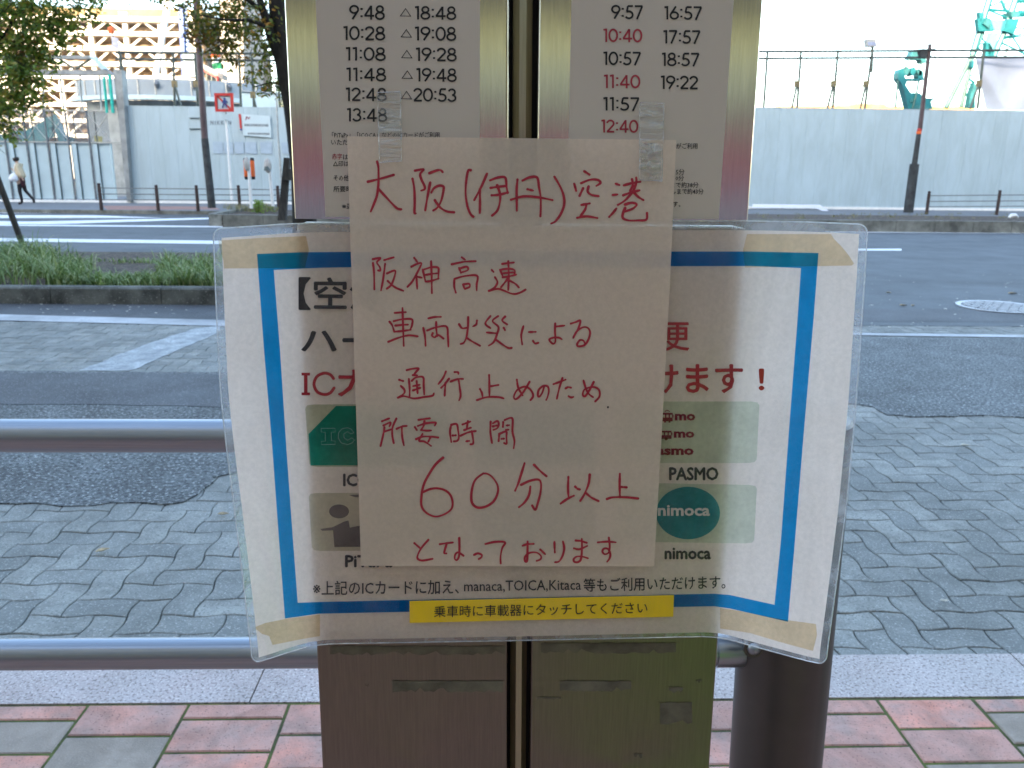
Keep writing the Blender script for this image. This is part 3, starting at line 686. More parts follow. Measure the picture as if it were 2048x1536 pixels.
yb2 = quad_on('yellow_sign', [(188, 272), (204, 273), (204, 284), (189, 283)], YG+.6, mat('yellow_sign', (.75, .62, .05), .5), None, .03); tag(yb2, 'small yellow sign behind the gate mesh beside the gate column', 'sign')

# ================================================================== TEAL CRANE (right)
YC = 46.0
cr = empty('crawler_crane', (at(1960, 300, YC).x, YC, RZ), 'tall teal lattice boom crane rising behind the right hoarding', 'crane')
def cb(name, p, q, wpx, mt=None, Y=YC, n=None):
    P, Q = at(p[0], p[1], Y), at(q[0], q[1], Y); mb = MB()
    mb.tube([P, Q], wpx*1.2*Y/1657, 6); mb.build(name, mt or M['teal'], cr)
T = lambda x, y: (1760+x/6.983, y/6.983)
for p, q, w_ in [(T(1600, -250), T(1290, 770), 5), (T(1290, 770), T(920, 1510), 3.6), (T(1975, -250), T(1740, 440), 5), (T(1740, 440), T(1590, 790), 4.5),
                 (T(1440, 450), T(1270, 860), 3.2), (T(1285, 860), T(1130, 1500), 3)]:
    cb('boom_chord', p, q, w_, M['boom_green'] if p[1] > 90 else M['teal'])
for p, q, w_ in [(T(1490, 130), T(1780, 250), 1.4), (T(1490, 130), T(1820, 160), 2), (T(1500, 100), T(1700, 20), 1.3), (T(1690, 0), T(1745, 130), 2.2), (T(1745, 130), T(1810, 190), 2), (T(1770, 0), T(1730, 100), 1.6),
                 (T(1900, 20), T(2100, 10), 3), (T(1850, 200), T(2100, 190), 5), (T(1990, 40), T(1950, 170), 2.4), (T(1900, 390), T(2100, 400), 1.3), (T(1730, 530), T(1880, 500), 3), (T(1880, 500), T(2080, 450), 1.3), (T(1880, 520), T(2100, 480), 1.3),
                 (T(1700, 600), T(2060, 770), 1.6), (T(1825, 530), T(1740, 790), 2), (T(1860, 530), T(2040, 800), 1.4), (T(1420, 530), T(1480, 600), 1.3), (T(1480, 600), T(1380, 620), 1.3), (T(1370, 670), T(1440, 720), 1.3),
                 (T(1240, 1100), T(1320, 1160), 1.8), (T(1260, 1060), T(1330, 1040), 1.2), (T(1190, 1290), T(1250, 1420), 1.3), (T(1200, 1180), T(1310, 1160), 1), (T(1210, 1240), T(1300, 1225), 1)]:
    cb('lattice_member', p, q, w_)
for a, b in ((T(1370, 260), T(1450, 430)),):
    pass
quad = lambda nm, pts, mt, d=.3, Y=YC-.4: quad_on(nm, [T(*p) for p in pts], Y, mt, cr, d)
quad('platform', [(1360, 260), (1540, 250), (1600, 430), (1380, 435)], M['teal']); quad('platform', [(1440, 330), (1490, 265), (1560, 280), (1530, 400)], M['teal_dark'], .1, YC-.55)
quad('platform', [(1770, 270), (1950, 260), (1870, 480), (1730, 430)], M['teal']); quad('bracket', [(1385, 165), (1450, 190), (1440, 300), (1400, 300)], M['teal']); quad('winch', [(1830, 160), (1940, 150), (1950, 220), (1840, 240)], M['teal_dark'], .8)
net2 = clear('crane_mesh', .6, (.05, .42, .44), .5, .1, 120, gl=.05)
quad('mesh_walkway', [(1560, 270), (1760, 290), (1720, 430), (1540, 430)], net2, .02); quad('ladder_tube', [(1560, 450), (1660, 460), (1590, 790), (1470, 780)], net2, .4)
quad('boom_foot', [(1480, 600), (1530, 600), (1600, 720), (1580, 790), (1470, 780)], M['teal'], .3); quad('boom_foot', [(1290, 850), (1320, 850), (1310, 950), (1280, 940)], M['teal'], .3)
quad('cylinder', [(1320, 1160), (1350, 1200), (1330, 1300), (1290, 1500), (1230, 1510), (1270, 1300)], M['teal_dark'], .4); quad('cylinder', [(1330, 1370), (1330, 1510), (1290, 1510)], M['teal'], .4)
mb = MB(); p = at(1960, 222, YC); mb.box((p.x-3, YC-1, RZ), (p.x+4, YC+3, p.z-.3)); mb.build('body', M['teal'], cr)
mb = MB(); mb.box((p.x-4, YC-1.5, RZ-.01), (p.x+5, YC+3.5, RZ+1)); mb.build('crawler_track', M['black'], cr)
# ---- smaller teal lifting frame
lf = empty('lifting_frame', (at(1830, 300, 42).x, 42, RZ), 'teal machine frame with pulleys rising behind the hoarding left of the street pole', 'machine')
def lq(nm, pts, mt, d=.5, Y=42): return quad_on(nm, [T(*p) for p in pts], Y, mt, lf, d)
lq('side_plate', [(280, 965), (330, 970), (350, 1080), (380, 1130), (360, 1190), (430, 1295), (560, 1300), (600, 1360), (640, 1370), (700, 1370), (720, 1460), (740, 1520), (400, 1520), (350, 1320), (310, 1180), (250, 1100), (255, 1020)], M['teal'])
lq('side_plate', [(560, 970), (605, 1000), (610, 1120), (560, 1130), (530, 1060)], M['teal']); lq('pulley', [(330, 960), (390, 930), (420, 980), (390, 1040), (350, 1060)], M['teal_dark']); lq('pulley', [(440, 950), (480, 935), (505, 970), (500, 1020), (450, 1060), (425, 1020)], M['teal'])
lq('pulley', [(510, 970), (575, 975), (590, 1040), (545, 1060), (520, 1010)], M['teal_dark']); lq('link', [(360, 1095), (570, 1100), (570, 1125), (370, 1120)], M['teal']); lq('slot', [(430, 1380), (500, 1360), (480, 1400), (450, 1430), (425, 1420)], M['teal_dark'], .05, 41.95)
lq('slot', [(480, 1500), (530, 1470), (640, 1470), (690, 1510), (690, 1520), (480, 1520)], M['teal_dark'], .05, 41.95); lq('head', [(460, 710), (600, 680), (790, 685), (640, 700), (520, 740), (560, 760), (640, 800), (640, 880), (590, 880), (570, 830), (410, 825), (430, 770)], M['teal_dark'])
lq('spike', [(690, 1380), (775, 1355), (700, 1440)], M['teal_dark'], .1)
for p, q in (((250, 1130), (215, 1510)), ((540, 1130), (510, 1300)), ((510, 1300), (455, 1510)), ((410, 830), (350, 950)), ((590, 880), (540, 970))):
    mb = MB(); mb.tube([at(*T(*p), 41.9), at(*T(*q), 41.9)], .045, 6); mb.build('strut', M['boom_green'], lf)
mb = MB(); p = at(1830, 222, 42); mb.box((p.x-1.2, 41.6, RZ), (p.x+1.8, 43.4, p.z)); mb.build('body', M['teal'], lf)
# low far roofs
rf = empty('low_building', (at(1750, 300, 90).x, 90, RZ), 'low tan roofed building barely showing above the right hoarding', 'building')
quad_on('roof', [(1560, 212), (1700, 211), (1712, 207), (1768, 207), (1775, 213), (1950, 213), (1950, 222), (1560, 222)], 90, M['orange_roof'], rf, 10)
quad_on('wall', [(1560, 222), (1950, 222), (1950, 345), (1560, 345)], 90.2, M['beige'], rf, 9)

# ================================================================== STREET POLES
def pole(name, segs, Y, label, cat, top_extra=None):
    root = empty(name, at(segs[-1][1][0], segs[-1][1][1], Y), label, cat)
    for nm, p, q, w0, w1, mt in [(s[5], s[0], s[1], s[2], s[3], s[4]) for s in segs]:
        mb = MB(); mb.tube([at(*p, Y), at(*q, Y)], [w0/2*Y/1657, w1/2*Y/1657], 14); mb.build(nm, mt, root, smooth=50)
    return root
pole('street_lamp_post', [((386, -90), (409.5, 277), 11, 12.5, M['bronze'], 'shaft'), ((409.5, 277), (424, 416), 13.5, 15, M['pole_dark'], 'dark_sleeve')], 25.9, 'purple brown lamp post with dark sleeve in front of the left hoarding', 'lamp post')
sp = pole('street_pole', [((1860, 88), (1840, 258), 7, 9, M['bronze'], 'shaft'), ((1840, 258), (1838, 262), 9.4, 9.4, M['red'], 'red_band'), ((1838, 262), (1837.5, 268), 9.4, 9.4, M['orange'], 'orange_band'), ((1837.5, 268), (1829, 328), 9.2, 10.5, M['pole_dark'], 'dark_sleeve'), ((1829, 328), (1816.5, 425), 18, 18.5, M['pole_dark'], 'base_box')], 28.6, 'dark narrow street pole with thick base in front of the right hoarding', 'pole')
quad_on('arm', [(1822, 103), (1835, 98), (1872, 97), (1872, 100), (1838, 102)], 28.5, M['pole_dark'], sp, .1); quad_on('fixture', [(1840, 101), (1856, 100), (1855, 113), (1843, 114)], 28.5, M['pole_dark'], sp, .2)
mb = MB(); pts = [(1861, 112), (1868, 109), (1871, 114), (1870, 124), (1865, 127), (1859, 126)]
mb.tube([at(x, y, 28.55) for x, y in pts], .018, 6); mb.build('conduit', M['pipe'], sp)
# no-pedestrian sign
ns = empty('crossing_ban_sign', at(463, 401, 27.4), 'red bordered square no walking sign on a white post by the hoarding', 'sign')
quad_on('plate', [(431.5, 189.5), (464, 189.5), (464.5, 220.5), (433, 220.5)], 27.3, pale, ns, .04)
b_o, b_i = [(428, 186), (466, 186), (467, 223.5), (430.5, 223.5)], [(433.5, 191.5), (460.5, 191.5), (461.5, 218), (435, 218)]
mb = MB()
for k in range(4):
    k2 = (k+1) % 4; mb.prism([at(*b_o[k], 27.25), at(*b_o[k2], 27.25), at(*b_i[k2], 27.25), at(*b_i[k], 27.25)], (0, .06, 0))
mb.build('red_border', M['red'], ns)
sf = lambda x, y: at(x, y, 27.28)
mb = MB(); mb.prism([sf(434, 192), sf(437, 192), sf(461, 216), sf(461, 218), sf(458, 218), sf(434, 194)], (0, .01, 0)); mb.build('red_slash', M['red'], ns)
mb = MB(); hd = [sf(449+2*math.cos(a*.6), 197+2.2*math.sin(a*.6)) for a in range(10)]; mb.prism(hd, (0, -.012, 0))
for pts in ([(447, 199), (451, 199), (452, 207), (447, 207)], [(447, 206), (450, 206), (446, 216), (443.5, 215)], [(449, 206), (452, 206), (455, 214), (452.5, 215)], [(451, 200), (456, 204), (455, 206), (450.5, 203)], [(447, 200), (443.5, 206), (445, 207), (448.5, 203)]):
    mb.prism([sf(*p) for p in pts], (0, -.012, 0))
mb.build('walking_figure', M['navy'], ns)
quad_on('sub_plate', [(439, 228), (464, 228), (464.5, 240), (439.5, 240)], 27.3, pale, ns, .03)
mb = MB(); mb.tube([at(449, 188, 27.4), at(454, 260, 27.4), at(464, 401, 27.4)], [.036, .04, .045], 10); mb.build('post', M['whitep'], ns, smooth=50)
wp = MB(); wp.tube([at(552, 165, 29), at(556, 270, 29), at(566, 402, 29)], [.03, .035, .04], 8); tag(wp.build('thin_post', M['steel_gal'], smooth=50), 'thin pale metal post standing at the hoarding right of the notices', 'post')
# delineators in the far median
dl = empty('lamp_post_marker', at(502, 417, 22.6), 'white marker post with round lamp and two orange black tipped bars', 'marker post')
mb = MB(); mb.tube([at(497.5, 335, 22.5), at(503, 417, 22.5)], .042, 12); mb.build('post', M['whitep'], dl, smooth=50)
for xx in (490.5, 504):
    for nm, mt, ya, yb_ in (('cap', M['black'], 315.5, 321), ('bar', M['orange'], 321, 353), ('cap', M['black'], 353, 359)):
        mb = MB(); o_ = (ya-315)*.06; mb.tube([at(xx+o_, ya, 22.65), at(xx+(yb_-315)*.06, yb_, 22.65)], [.045 if nm == 'cap' and ya < 320 else .055, .045 if ya > 350 else .055], 10); mb.build(nm, mt, dl, smooth=50)
def lamp(parent, cx_, cy_, w_, h_, Y):
    c = at(cx_, cy_, Y); a = w_/2*Y/1657; b = h_/2*Y/1657; mb = MB()
    prof = [(math.sin(t)*a, math.cos(t)*b) for t in [k*math.pi/10 for k in range(11)]]
    vs = [(c.x+(r if True else 0)*math.cos(j*math.pi/6), c.y+r*.6*math.sin(j*math.pi/6), c.z+z) for r, z in prof for j in range(12)]
    fs = [(k*12+j, k*12+(j+1) % 12, (k+1)*12+(j+1) % 12, (k+1)*12+j) for k in range(10) for j in range(12)]
    mb.add(vs, fs); return mb.build('lamp_housing', M['greyp'], parent, smooth=60)
lamp(dl, 493.5, 328, 12, 27, 22.35)
dl2 = empty('lamp_post_marker', at(545.5, 412, 23.4), 'plain white marker post with a rounded grey lamp only', 'marker post')
mb = MB(); mb.tube([at(538, 325, 23.4), at(546, 412, 23.4)], .044, 12); mb.build('post', M['whitep'], dl2, smooth=50)
lamp(dl2, 535.5, 331, 15, 28, 23.2)
mb = MB(); mb.tube([at(533, 333, 23.0), at(534, 341, 23.0)], [.05, .09], 8); mb.build('bracket', M['pipe'], dl2)

# ================================================================== FAR FENCES
def fence(pts, rails, Y, ends, label):
    root = empty('street_fence', at(pts[0][0], pts[0][2], Y), label, 'fence')
    for i, (x, yt, yb_) in enumerate(pts):
        top = at(x, yt, Y); bot = at(x, yb_, Y); z0 = 0 if Y > 25 else zf-.05
        mb = MB(); H_ = top.z-z0; xx = (top.x+bot.x)/2
        prof = [(0, .055), (.02, .055), (H_*.30, .053), (H_*.31, .045), (H_*.34, .045), (H_*.35, .053), (H_*.62, .052), (H_*.63, .044), (H_*.66, .044), (H_*.67, .052), (H_*.88, .05), (H_*.89, .04), (H_*.92, .045), (H_*.97, .05), (H_*.995, .03)]
        mb.tube([(xx, Y, z0+a) for a, r in prof], [r for a, r in prof], 12); mb.build('post', M['wood_brown'], root, smooth=40)
    for a, b in rails:
        mb = MB(); mb.tube([at(ends[0], a, Y), at(ends[1], b, Y)], .017, 6); mb.build('rail', M['brownrail'], root)
    return root
fence([(193.5, 365, 415), (200, 366, 415.5)][1:]+[(314, 369.5, 415.5), (394, 370, 416), (478, 370, 414), (556, 371, 415)], [(376, 380), (388, 391), (399, 402)], 26.3, (199, 640), 'low fence of brown ribbed posts and three rails before the left hoarding')
fence([(1856, 382, 427), (1997, 380, 427), (2140, 380, 428)], [(391.5, 389), (403, 401), (413.5, 412)], 28.3, (1856, 2150), 'low fence of brown ribbed posts right of the street pole')
# ================================================================== TREES
def leafmat(name, cols, tr=.35):
    m = bpy.data.materials.new(name); m.use_nodes = True; nt = m.node_tree; nt.nodes.remove(nt.nodes['Principled BSDF'])
    g = _n(nt, 'ShaderNodeNewGeometry'); n = len(cols)
    c = ramp(nt, g.outputs['Random Per Island'], [(i/(n-1), cols[i]) for i in range(n)])
    d = _n(nt, 'ShaderNodeBsdfDiffuse'); t = _n(nt, 'ShaderNodeBsdfTranslucent'); gl = _n(nt, 'ShaderNodeBsdfGlossy'); gl.inputs['Roughness'].default_value = .4
    nt.links.new(c, d.inputs[0]); c2 = mixc(nt, 1, c, (1, 1.0, .5), 'MULTIPLY'); nt.links.new(c2, t.inputs[0])
    a = _n(nt, 'ShaderNodeMixShader'); a.inputs[0].default_value = tr; nt.links.new(d.outputs[0], a.inputs[1]); nt.links.new(t.outputs[0], a.inputs[2])
    b = _n(nt, 'ShaderNodeMixShader'); b.inputs[0].default_value = .05; nt.links.new(a.outputs[0], b.inputs[1]); nt.links.new(gl.outputs[0], b.inputs[2])
    nt.links.new(b.outputs[0], nt.nodes['Material Output'].inputs[0]); return m
M['leaf_l'] = leafmat('green_leaf', [(.07, .14, .02), (.12, .22, .03), (.19, .29, .04), (.28, .31, .04), (.36, .27, .04)])
M['leaf_r'] = leafmat('turning_leaf', [(.08, .13, .025), (.13, .19, .03), (.20, .24, .035), (.30, .23, .03), (.42, .20, .03)])
M['leaf_o'] = leafmat('orange_leaf', [(.10, .09, .02), (.2, .11, .02), (.32, .13, .02)])
def leaf(mb, p, s, rr):
    d = Vector((rr.gauss(0, 1), rr.gauss(0, 1), rr.gauss(-.35, .7))).normalized()
    n = Vector((rr.gauss(0, 1), rr.gauss(0, 1), rr.gauss(.5, 1))); a = d.cross(n).normalized(); n = a.cross(d)
    L = s*rr.uniform(.7, 1.2); W_ = L*rr.uniform(.40, .52); f_ = n*W_*.22
    q = [p, p+d*L*.35+a*W_*.5+f_, p+d*L*.72+a*W_*.36+f_, p+d*L-n*L*.1, p+d*L*.72-a*W_*.36+f_, p+d*L*.35-a*W_*.5+f_, p+d*L*.5]
    mb.add(q, [(0, 1, 6), (1, 2, 6), (2, 3, 6), (3, 4, 6), (4, 5, 6), (5, 0, 6)])
def crown(blobs, Y, spread, size, rr, mb, tw):
    for bx, by, br, n, dy in blobs:
        c = at(bx, by, Y+dy); rad = br*Y/1657; k = 0
        while k < n:
            v = Vector((rr.gauss(0, .5), rr.gauss(0, .5)*spread, rr.gauss(0, .5)))
            if v.length > 1.25: continue
            t = c+v*rad; e = t+Vector((rr.uniform(-.22, .22), rr.uniform(-.2, .2), rr.uniform(-.22, .05)))
            tw.append((t, e))
            m_ = rr.randint(5, 9); k += 2
            for j in range(m_):
                f = rr.random(); p = t.lerp(e, f)+Vector((rr.gauss(0, .035), rr.gauss(0, .035), rr.gauss(0, .035))); leaf(mb, p, size, rr)
            k += m_
def tree(name, label, Y, trunk, rads, limbs, blobs, orange, mt, size, seed):
    rr = random.Random(seed); root = empty(name, at(trunk[0][0], trunk[0][1], Y), label, 'tree')
    mb = MB(); mb.tube([at(x, y, Y) for x, y in trunk], rads, 12); mb.build('trunk', M['bark'], root, smooth=60)
    for pts, r0 in limbs:
        mb = MB(); P = [at(x, y, Y+d) for x, y, d in pts]; mb.tube(P, [r0*(1-.8*i/(len(P)-1)) for i in range(len(P))], 8); mb.build('limb', M['bark'], root, smooth=60)
    mb = MB(); tw = []; crown(blobs, Y, 1.0, size, rr, mb, tw); mb.build('crown', mt, root)
    if orange:
        mb2 = MB(); crown(orange, Y, 1.0, size, rr, mb2, tw); mb2.build('crown', M['leaf_o'], root, label='orange turning leaves')
    mb3 = MB()
    for a, b in tw: mb3.tube([a, a.lerp(b, .5)+Vector((0, 0, .01)), b], [.006, .004, .002], 4, cap=False)
    mb3.build('twig', M['bark'], root, kind='stuff')
    return root
tree('street_tree', 'leafy green street tree overhanging the top left corner', 12.5, [(-170, 500), (-160, 250), (-150, 50), (-130, -160)], [.17, .13, .11, .06],
     [([(-155, 190, 0), (-60, 110, .2), (10, 70, .2), (60, -20, .2)], .06), ([(-150, 80, 0), (-40, 10, -.4), (70, -30, -.3), (170, -60, -.2)], .05), ([(-155, 150, 0), (-60, 170, .3), (10, 180, .3), (60, 160, .2)], .04), ([(-158, 230, 0), (-70, 230, 0), (0, 240, 0)], .035)],
     [(85, 15, 62, 1000, 0), (25, 45, 62, 950, .3), (115, 50, 30, 300, 0), (60, 95, 42, 620, .2), (20, 120, 45, 560, -.2), (45, 160, 38, 520, 0), (15, 205, 30, 330, .2), (5, 255, 22, 170, 0), (-50, 150, 90, 900, .5), (-60, 0, 100, 900, .2),
      (165, 5, 26, 110, 0), (195, 2, 20, 50, 0), (60, -75, 90, 700, 0), (-50, -110, 120, 900, 0), (170, -75, 60, 300, 0), (90, 110, 18, 110, 0), (35, 190, 20, 160, 0), (-60, 250, 60, 300, .2)], [(40, 88, 30, 60, 0), (190, 30, 22, 14, 0)], M['leaf_l'], .082, 11)
tree('street_tree', 'dark trunked street tree with orange tinged leaves left of the timetable board', 13.5, [(612, 500), (604, 330), (588, 210), (572, 130), (560, 50), (548, -60), (540, -200)], [.20, .18, .165, .16, .15, .12, .08],
     [([(575, 150, 0), (545, 80, -.1), (520, 0, -.2), (500, -90, -.3)], .11), ([(548, 60, -.1), (500, 40, -.4), (450, 40, -.5), (400, 30, -.4)], .035), ([(580, 170, 0), (540, 165, .2), (505, 175, .2)], .025), ([(535, 30, 0), (470, -20, -.3), (400, -40, -.3), (330, -50, 0)], .04)],
     [(425, 30, 46, 560, 0), (470, 60, 40, 380, .3), (400, 65, 26, 190, 0), (450, 92, 30, 220, 0), (520, 40, 36, 240, -.2), (530, 85, 24, 130, 0), (515, 120, 26, 90, 0), (540, 150, 28, 100, 0), (500, 165, 20, 44, 0), (555, 175, 20, 50, 0), (375, 15, 20, 90, 0),
      (340, -8, 26, 90, 0), (300, -20, 26, 80, 0), (440, -70, 90, 500, 0), (550, -80, 110, 700, 0), (660, -60, 100, 400, 0), (480, 15, 30, 200, 0)], [(400, 78, 24, 70, -.2), (455, 105, 22, 60, -.2), (472, 112, 10, 22, -.2), (390, 45, 16, 20, 0), (305, -2, 12, 10, 0)], M['leaf_r'], .082, 23)
# leaning tree props
st = empty('tree_stake', gnd(44, 484, zt-.05), 'dark timber tree stake leaning out of the grass at the left edge', 'stake')
YS = gnd(44, 484, zt-.05).y
mb = MB(); mb.tube([at(44, 486, YS), at(-75, 170, YS)], .052, 10); mb.build('pole', M['stake'], st, smooth=50)
st2 = empty('tree_stake', at(563, 441, 17.2), 'dark square timber stake with block beside the left edge of the timetable board', 'stake')
mb = MB(); mb.prism([at(567.5, 315, 17.2), at(579, 316, 17.2), at(571, 441, 17.2), at(555, 441, 17.2)], (0, .12, 0)); mb.build('pole', M['stake'], st2)
mb = MB(); mb.prism([at(565, 338, 17.1), at(582, 338, 17.1), at(582, 361, 17.1), at(563, 361, 17.1)], (0, .3, 0)); mb.build('block', M['stake'], st2)

# ================================================================== GRASS AND SMALL PLANTS
M['grass'] = leafmat('strap_grass', [(.08, .14, .04), (.13, .21, .07), (.19, .29, .10), (.29, .38, .17), (.46, .48, .30)], .3)
M['dry'] = leafmat('dry_grass', [(.12, .13, .05), (.22, .2, .09), (.3, .26, .14)], .3)
M['lime'] = leafmat('lime_shrub', [(.14, .24, .03), (.2, .34, .04), (.28, .42, .07)], .4)
def blade(mb, p, L, az, lean, w_, rr):
    d = Vector((math.cos(az), math.sin(az), 0)); s = Vector((-d.y, d.x, 0)); pts = []
    for k in range(5):
        t = k/4; a = lean*t; x = L*(math.sin(a)*t*.9); z = L*t*(1-.42*lean*t*t)
        ww = w_*(1-t**2.2)*.5+.0006; c = p+d*x+Vector((0, 0, z)); pts += [c-s*ww, c+s*ww]
    mb.add(pts, [(2*k, 2*k+1, 2*k+3, 2*k+2) for k in range(4)])
rr = random.Random(5); gm = MB()
def gz(px, py): return gnd(px, py, zt-.06)
def clump(p, n, L, sp):
    for _ in range(n):
        az = rr.uniform(0, 6.283); blade(gm, p+Vector((rr.gauss(0, sp), rr.gauss(0, sp), 0)), L*rr.uniform(.6, 1.15), az, rr.uniform(.5, 1.7), rr.uniform(.009, .016), rr)
for _ in range(150):                                      # big mass on the left
    x = -1.2+rr.random()**.8*0; px = rr.uniform(-500, 185); lim = 488+max(0, px)*.22
    py = rr.uniform(max(496, lim+8), 572); p = gz(px, py); p.z = zt-.06; clump(p, 26, .48 if px < 130 else .34, .10)
for _ in range(70):
    px = rr.uniform(120, 440); py = rr.uniform(563, 577); p = gz(px, py); p.y = max(p.y, yf+.2); clump(p, 20, .23, .06)
for _ in range(60):
    px = rr.uniform(318, 700); py = rr.uniform(528, 574); p = gz(px, py); p.y = max(p.y, yf+.2); clump(p, 26, .38, .08)
for _ in range(26):
    px = rr.uniform(200, 440); py = rr.uniform(520, 528); p = gz(px, py); clump(p, 8, .10, .05)
tag(gm.build('grass', M['grass']), 'long strap leaved grass growing along the kerbed median strip', 'grass', kind='stuff')
mb = MB(); gm = mb
for _ in range(24):
    p = gnd(rr.uniform(456, 560), rr.uniform(417, 424), zf-.03); clump(p, 14, .28, .08)
tag(mb.build('dry_grass', M['dry']), 'dry straw coloured weeds in the far median around the marker posts', 'weeds', kind='stuff')
mb = MB(); gm = mb
for _ in range(60):
    p = gnd(rr.uniform(1500, 2100), rr.uniform(428, 438), zf-.03); clump(p, 7, .10, .06)
tag(mb.build('weeds', M['dry']), 'sparse low weeds in the narrow soil strip of the far median', 'weeds', kind='stuff')
for (px, base, hh, n, lab) in ((518, 423, 24, 260, 'bright lime green shrub beside the orange marker post'), (540, 421, 9, 60, 'small low green plant at the foot of the plain white marker post')):
    mb = MB(); c = gnd(px, base, zf-.03); root = empty('shrub', c, lab, 'shrub')
    for _ in range(n):
        z = rr.random(); r_ = .16*(1-.5*z); p = c+Vector((rr.gauss(0, r_*.6), rr.gauss(0, r_*.6), z*hh*c.y/1657*.9)); leaf(mb, p, .07, rr)
    mb.build('foliage', M['lime'], root); m2 = MB(); m2.tube([c, c+Vector((0, 0, hh*c.y/1657*.6))], .012, 5); m2.build('stem', M['bark'], root)

# ================================================================== DRAIN COVER AND LITTER ON THE ROAD
M['iron'] = mat('cast_iron', (.40, .41, .44), .38, .6, .1, 20)
mc = gnd(1999, 615, RZ); rad_ = 79/1657*(mc-CAM).dot(FW)
mh = empty('manhole_cover', (mc.x, mc.y, RZ), 'round cast iron drain cover with slanted ribs in the road at the right edge', 'manhole cover')
mb = MB(); n = 48
ring = lambda r, z: [(mc.x+r*math.cos(2*math.pi*k/n), mc.y+r*math.sin(2*math.pi*k/n), RZ+z) for k in range(n)]
def lathe_rings(mb, rs):
    b = len(mb.v)
    for r, z in rs: mb.v += [Vector(p) for p in ring(r, z)]
    for i in range(len(rs)-1):
        for k in range(n): mb.f.append((b+i*n+k, b+i*n+(k+1) % n, b+(i+1)*n+(k+1) % n, b+(i+1)*n+k)); mb.m.append(0)
lathe_rings(mb, [(rad_, -.01), (rad_, .016), (rad_*.90, .016), (rad_*.89, .008), (rad_*.87, .008)]); mb.build('rim', M['iron'], mh)
mb = MB(); mb.poly(ring(rad_*.875, .010)); mb.build('plate', mat('iron_recess', (.12, .13, .15), .6, .5, .2, 20), mh)
for k in range(-9, 10):
    o_ = k*.072*rad_/.4; half = math.sqrt(max(0, (rad_*.85)**2-o_**2))
    if half < .05: continue
    dv = Vector((math.cos(2.2), math.sin(2.2), 0)); nv = Vector((-dv.y, dv.x, 0)); c = Vector((mc.x, mc.y, RZ+.014))
    segs = 1 if k % 2 else max(2, int(half*2/.09))
    for s_ in range(segs):
        a = -half+2*half*s_/segs; b = -half+2*half*(s_+1)/segs-(.02 if segs > 1 else 0)
        if segs == 1:
            m2 = MB(); m2.beam(c+nv*o_+dv*a, c+nv*o_+dv*b, .034, .008); m2.build('rib', M['iron'], mh)
        else:
            if s_ == 0: m3 = MB()
            m3.beam(c+nv*o_+dv*a, c+nv*o_+dv*b, .034, .008)
            if s_ == segs-1: m3.build('rib', M['iron'], mh)
M['dleaf'] = mat('fallen_leaf', (.52, .42, .27), .7, 0, .2, 60); M['dleaf2'] = mat('bleached_leaf', (.62, .60, .52), .7, 0, .15, 60)
def dryleaf(px, py, s, label, z=RZ+.006, mt='dleaf', az=0.):
    c = gnd(px, py, z); mb = MB(); pr = [(-1, 0), (-.5, .42), (.1, .5), (.7, .25), (1.1, 0), (.7, -.25), (.1, -.5), (-.5, -.42)]
    ca, sa = math.cos(az), math.sin(az)
    P = [(c.x+(x*ca-y*sa)*s/2, c.y+(x*sa+y*ca)*s/2, c.z+.004+abs(y)*s*.3+.004*abs(x)) for x, y in pr]
    mb.add(P+[(c.x, c.y, c.z+.003)], [(i, (i+1) % 8, 8) for i in range(8)]); o = mb.build('fallen_leaf', M[mt])
    return tag(o, label, 'leaf', 'dry leaves lying on the road')
dryleaf(205, 1104, .055, 'cream fallen leaf on the wavy blocks in the lower left', az=.6)
dryleaf(446, 1031, .05, 'cream fallen leaf at the left edge of the laminated poster', az=.1)
dryleaf(1930, 893, .06, 'long pale fallen leaf on the blocks at the right', mt='dleaf2')
dryleaf(1888, 1205, .035, 'small white scrap on the blocks low on the right', mt='dleaf2')
dryleaf(1806, 612, .10, 'cream fallen leaf on the asphalt left of the manhole cover', az=.1); dryleaf(1826, 612, .07, 'orange brown curled leaf just right of a cream one on the asphalt', az=.5)
dryleaf(1777, 586, .07, 'orange leaf alone on the asphalt far left of the manhole cover', az=-.4); dryleaf(2025, 588, .13, 'long cream leaf just beyond the manhole cover', az=.05)
lt = MB(); rl = random.Random(77)
for k in range(120):
    px, py = rl.uniform(1735, 2100), rl.uniform(545, 655)
    if k > 70: px, py = rl.uniform(-100, 430), rl.uniform(604, 628)
    c = gnd(px, py, RZ+.004); s = rl.uniform(.008, .028); a = rl.uniform(0, 3.1)
    lt.poly([(c.x+s*math.cos(a+t)*rl.uniform(.5, 1), c.y+s*math.sin(a+t)*rl.uniform(.5, 1), c.z+rl.uniform(0, .004)) for t in (0, 1.5, 3.1, 4.6)])
tag(lt.build('litter', M['dleaf2']), 'tiny pale scraps and petals scattered on the asphalt', 'litter', kind='stuff')
wl = MB(); c = gnd(2026, 437, zf); wl.tube([c+Vector((-.13, 0, .02)), c+Vector((-.05, 0, .07)), c+Vector((.06, .02, .08)), c+Vector((.14, 0, .03))], [.03, .07, .06, .02], 7)
tag(wl.build('plastic_scrap', M['whitep'], smooth=50), 'white crumpled scrap lying on the far median at the right edge', 'scrap')

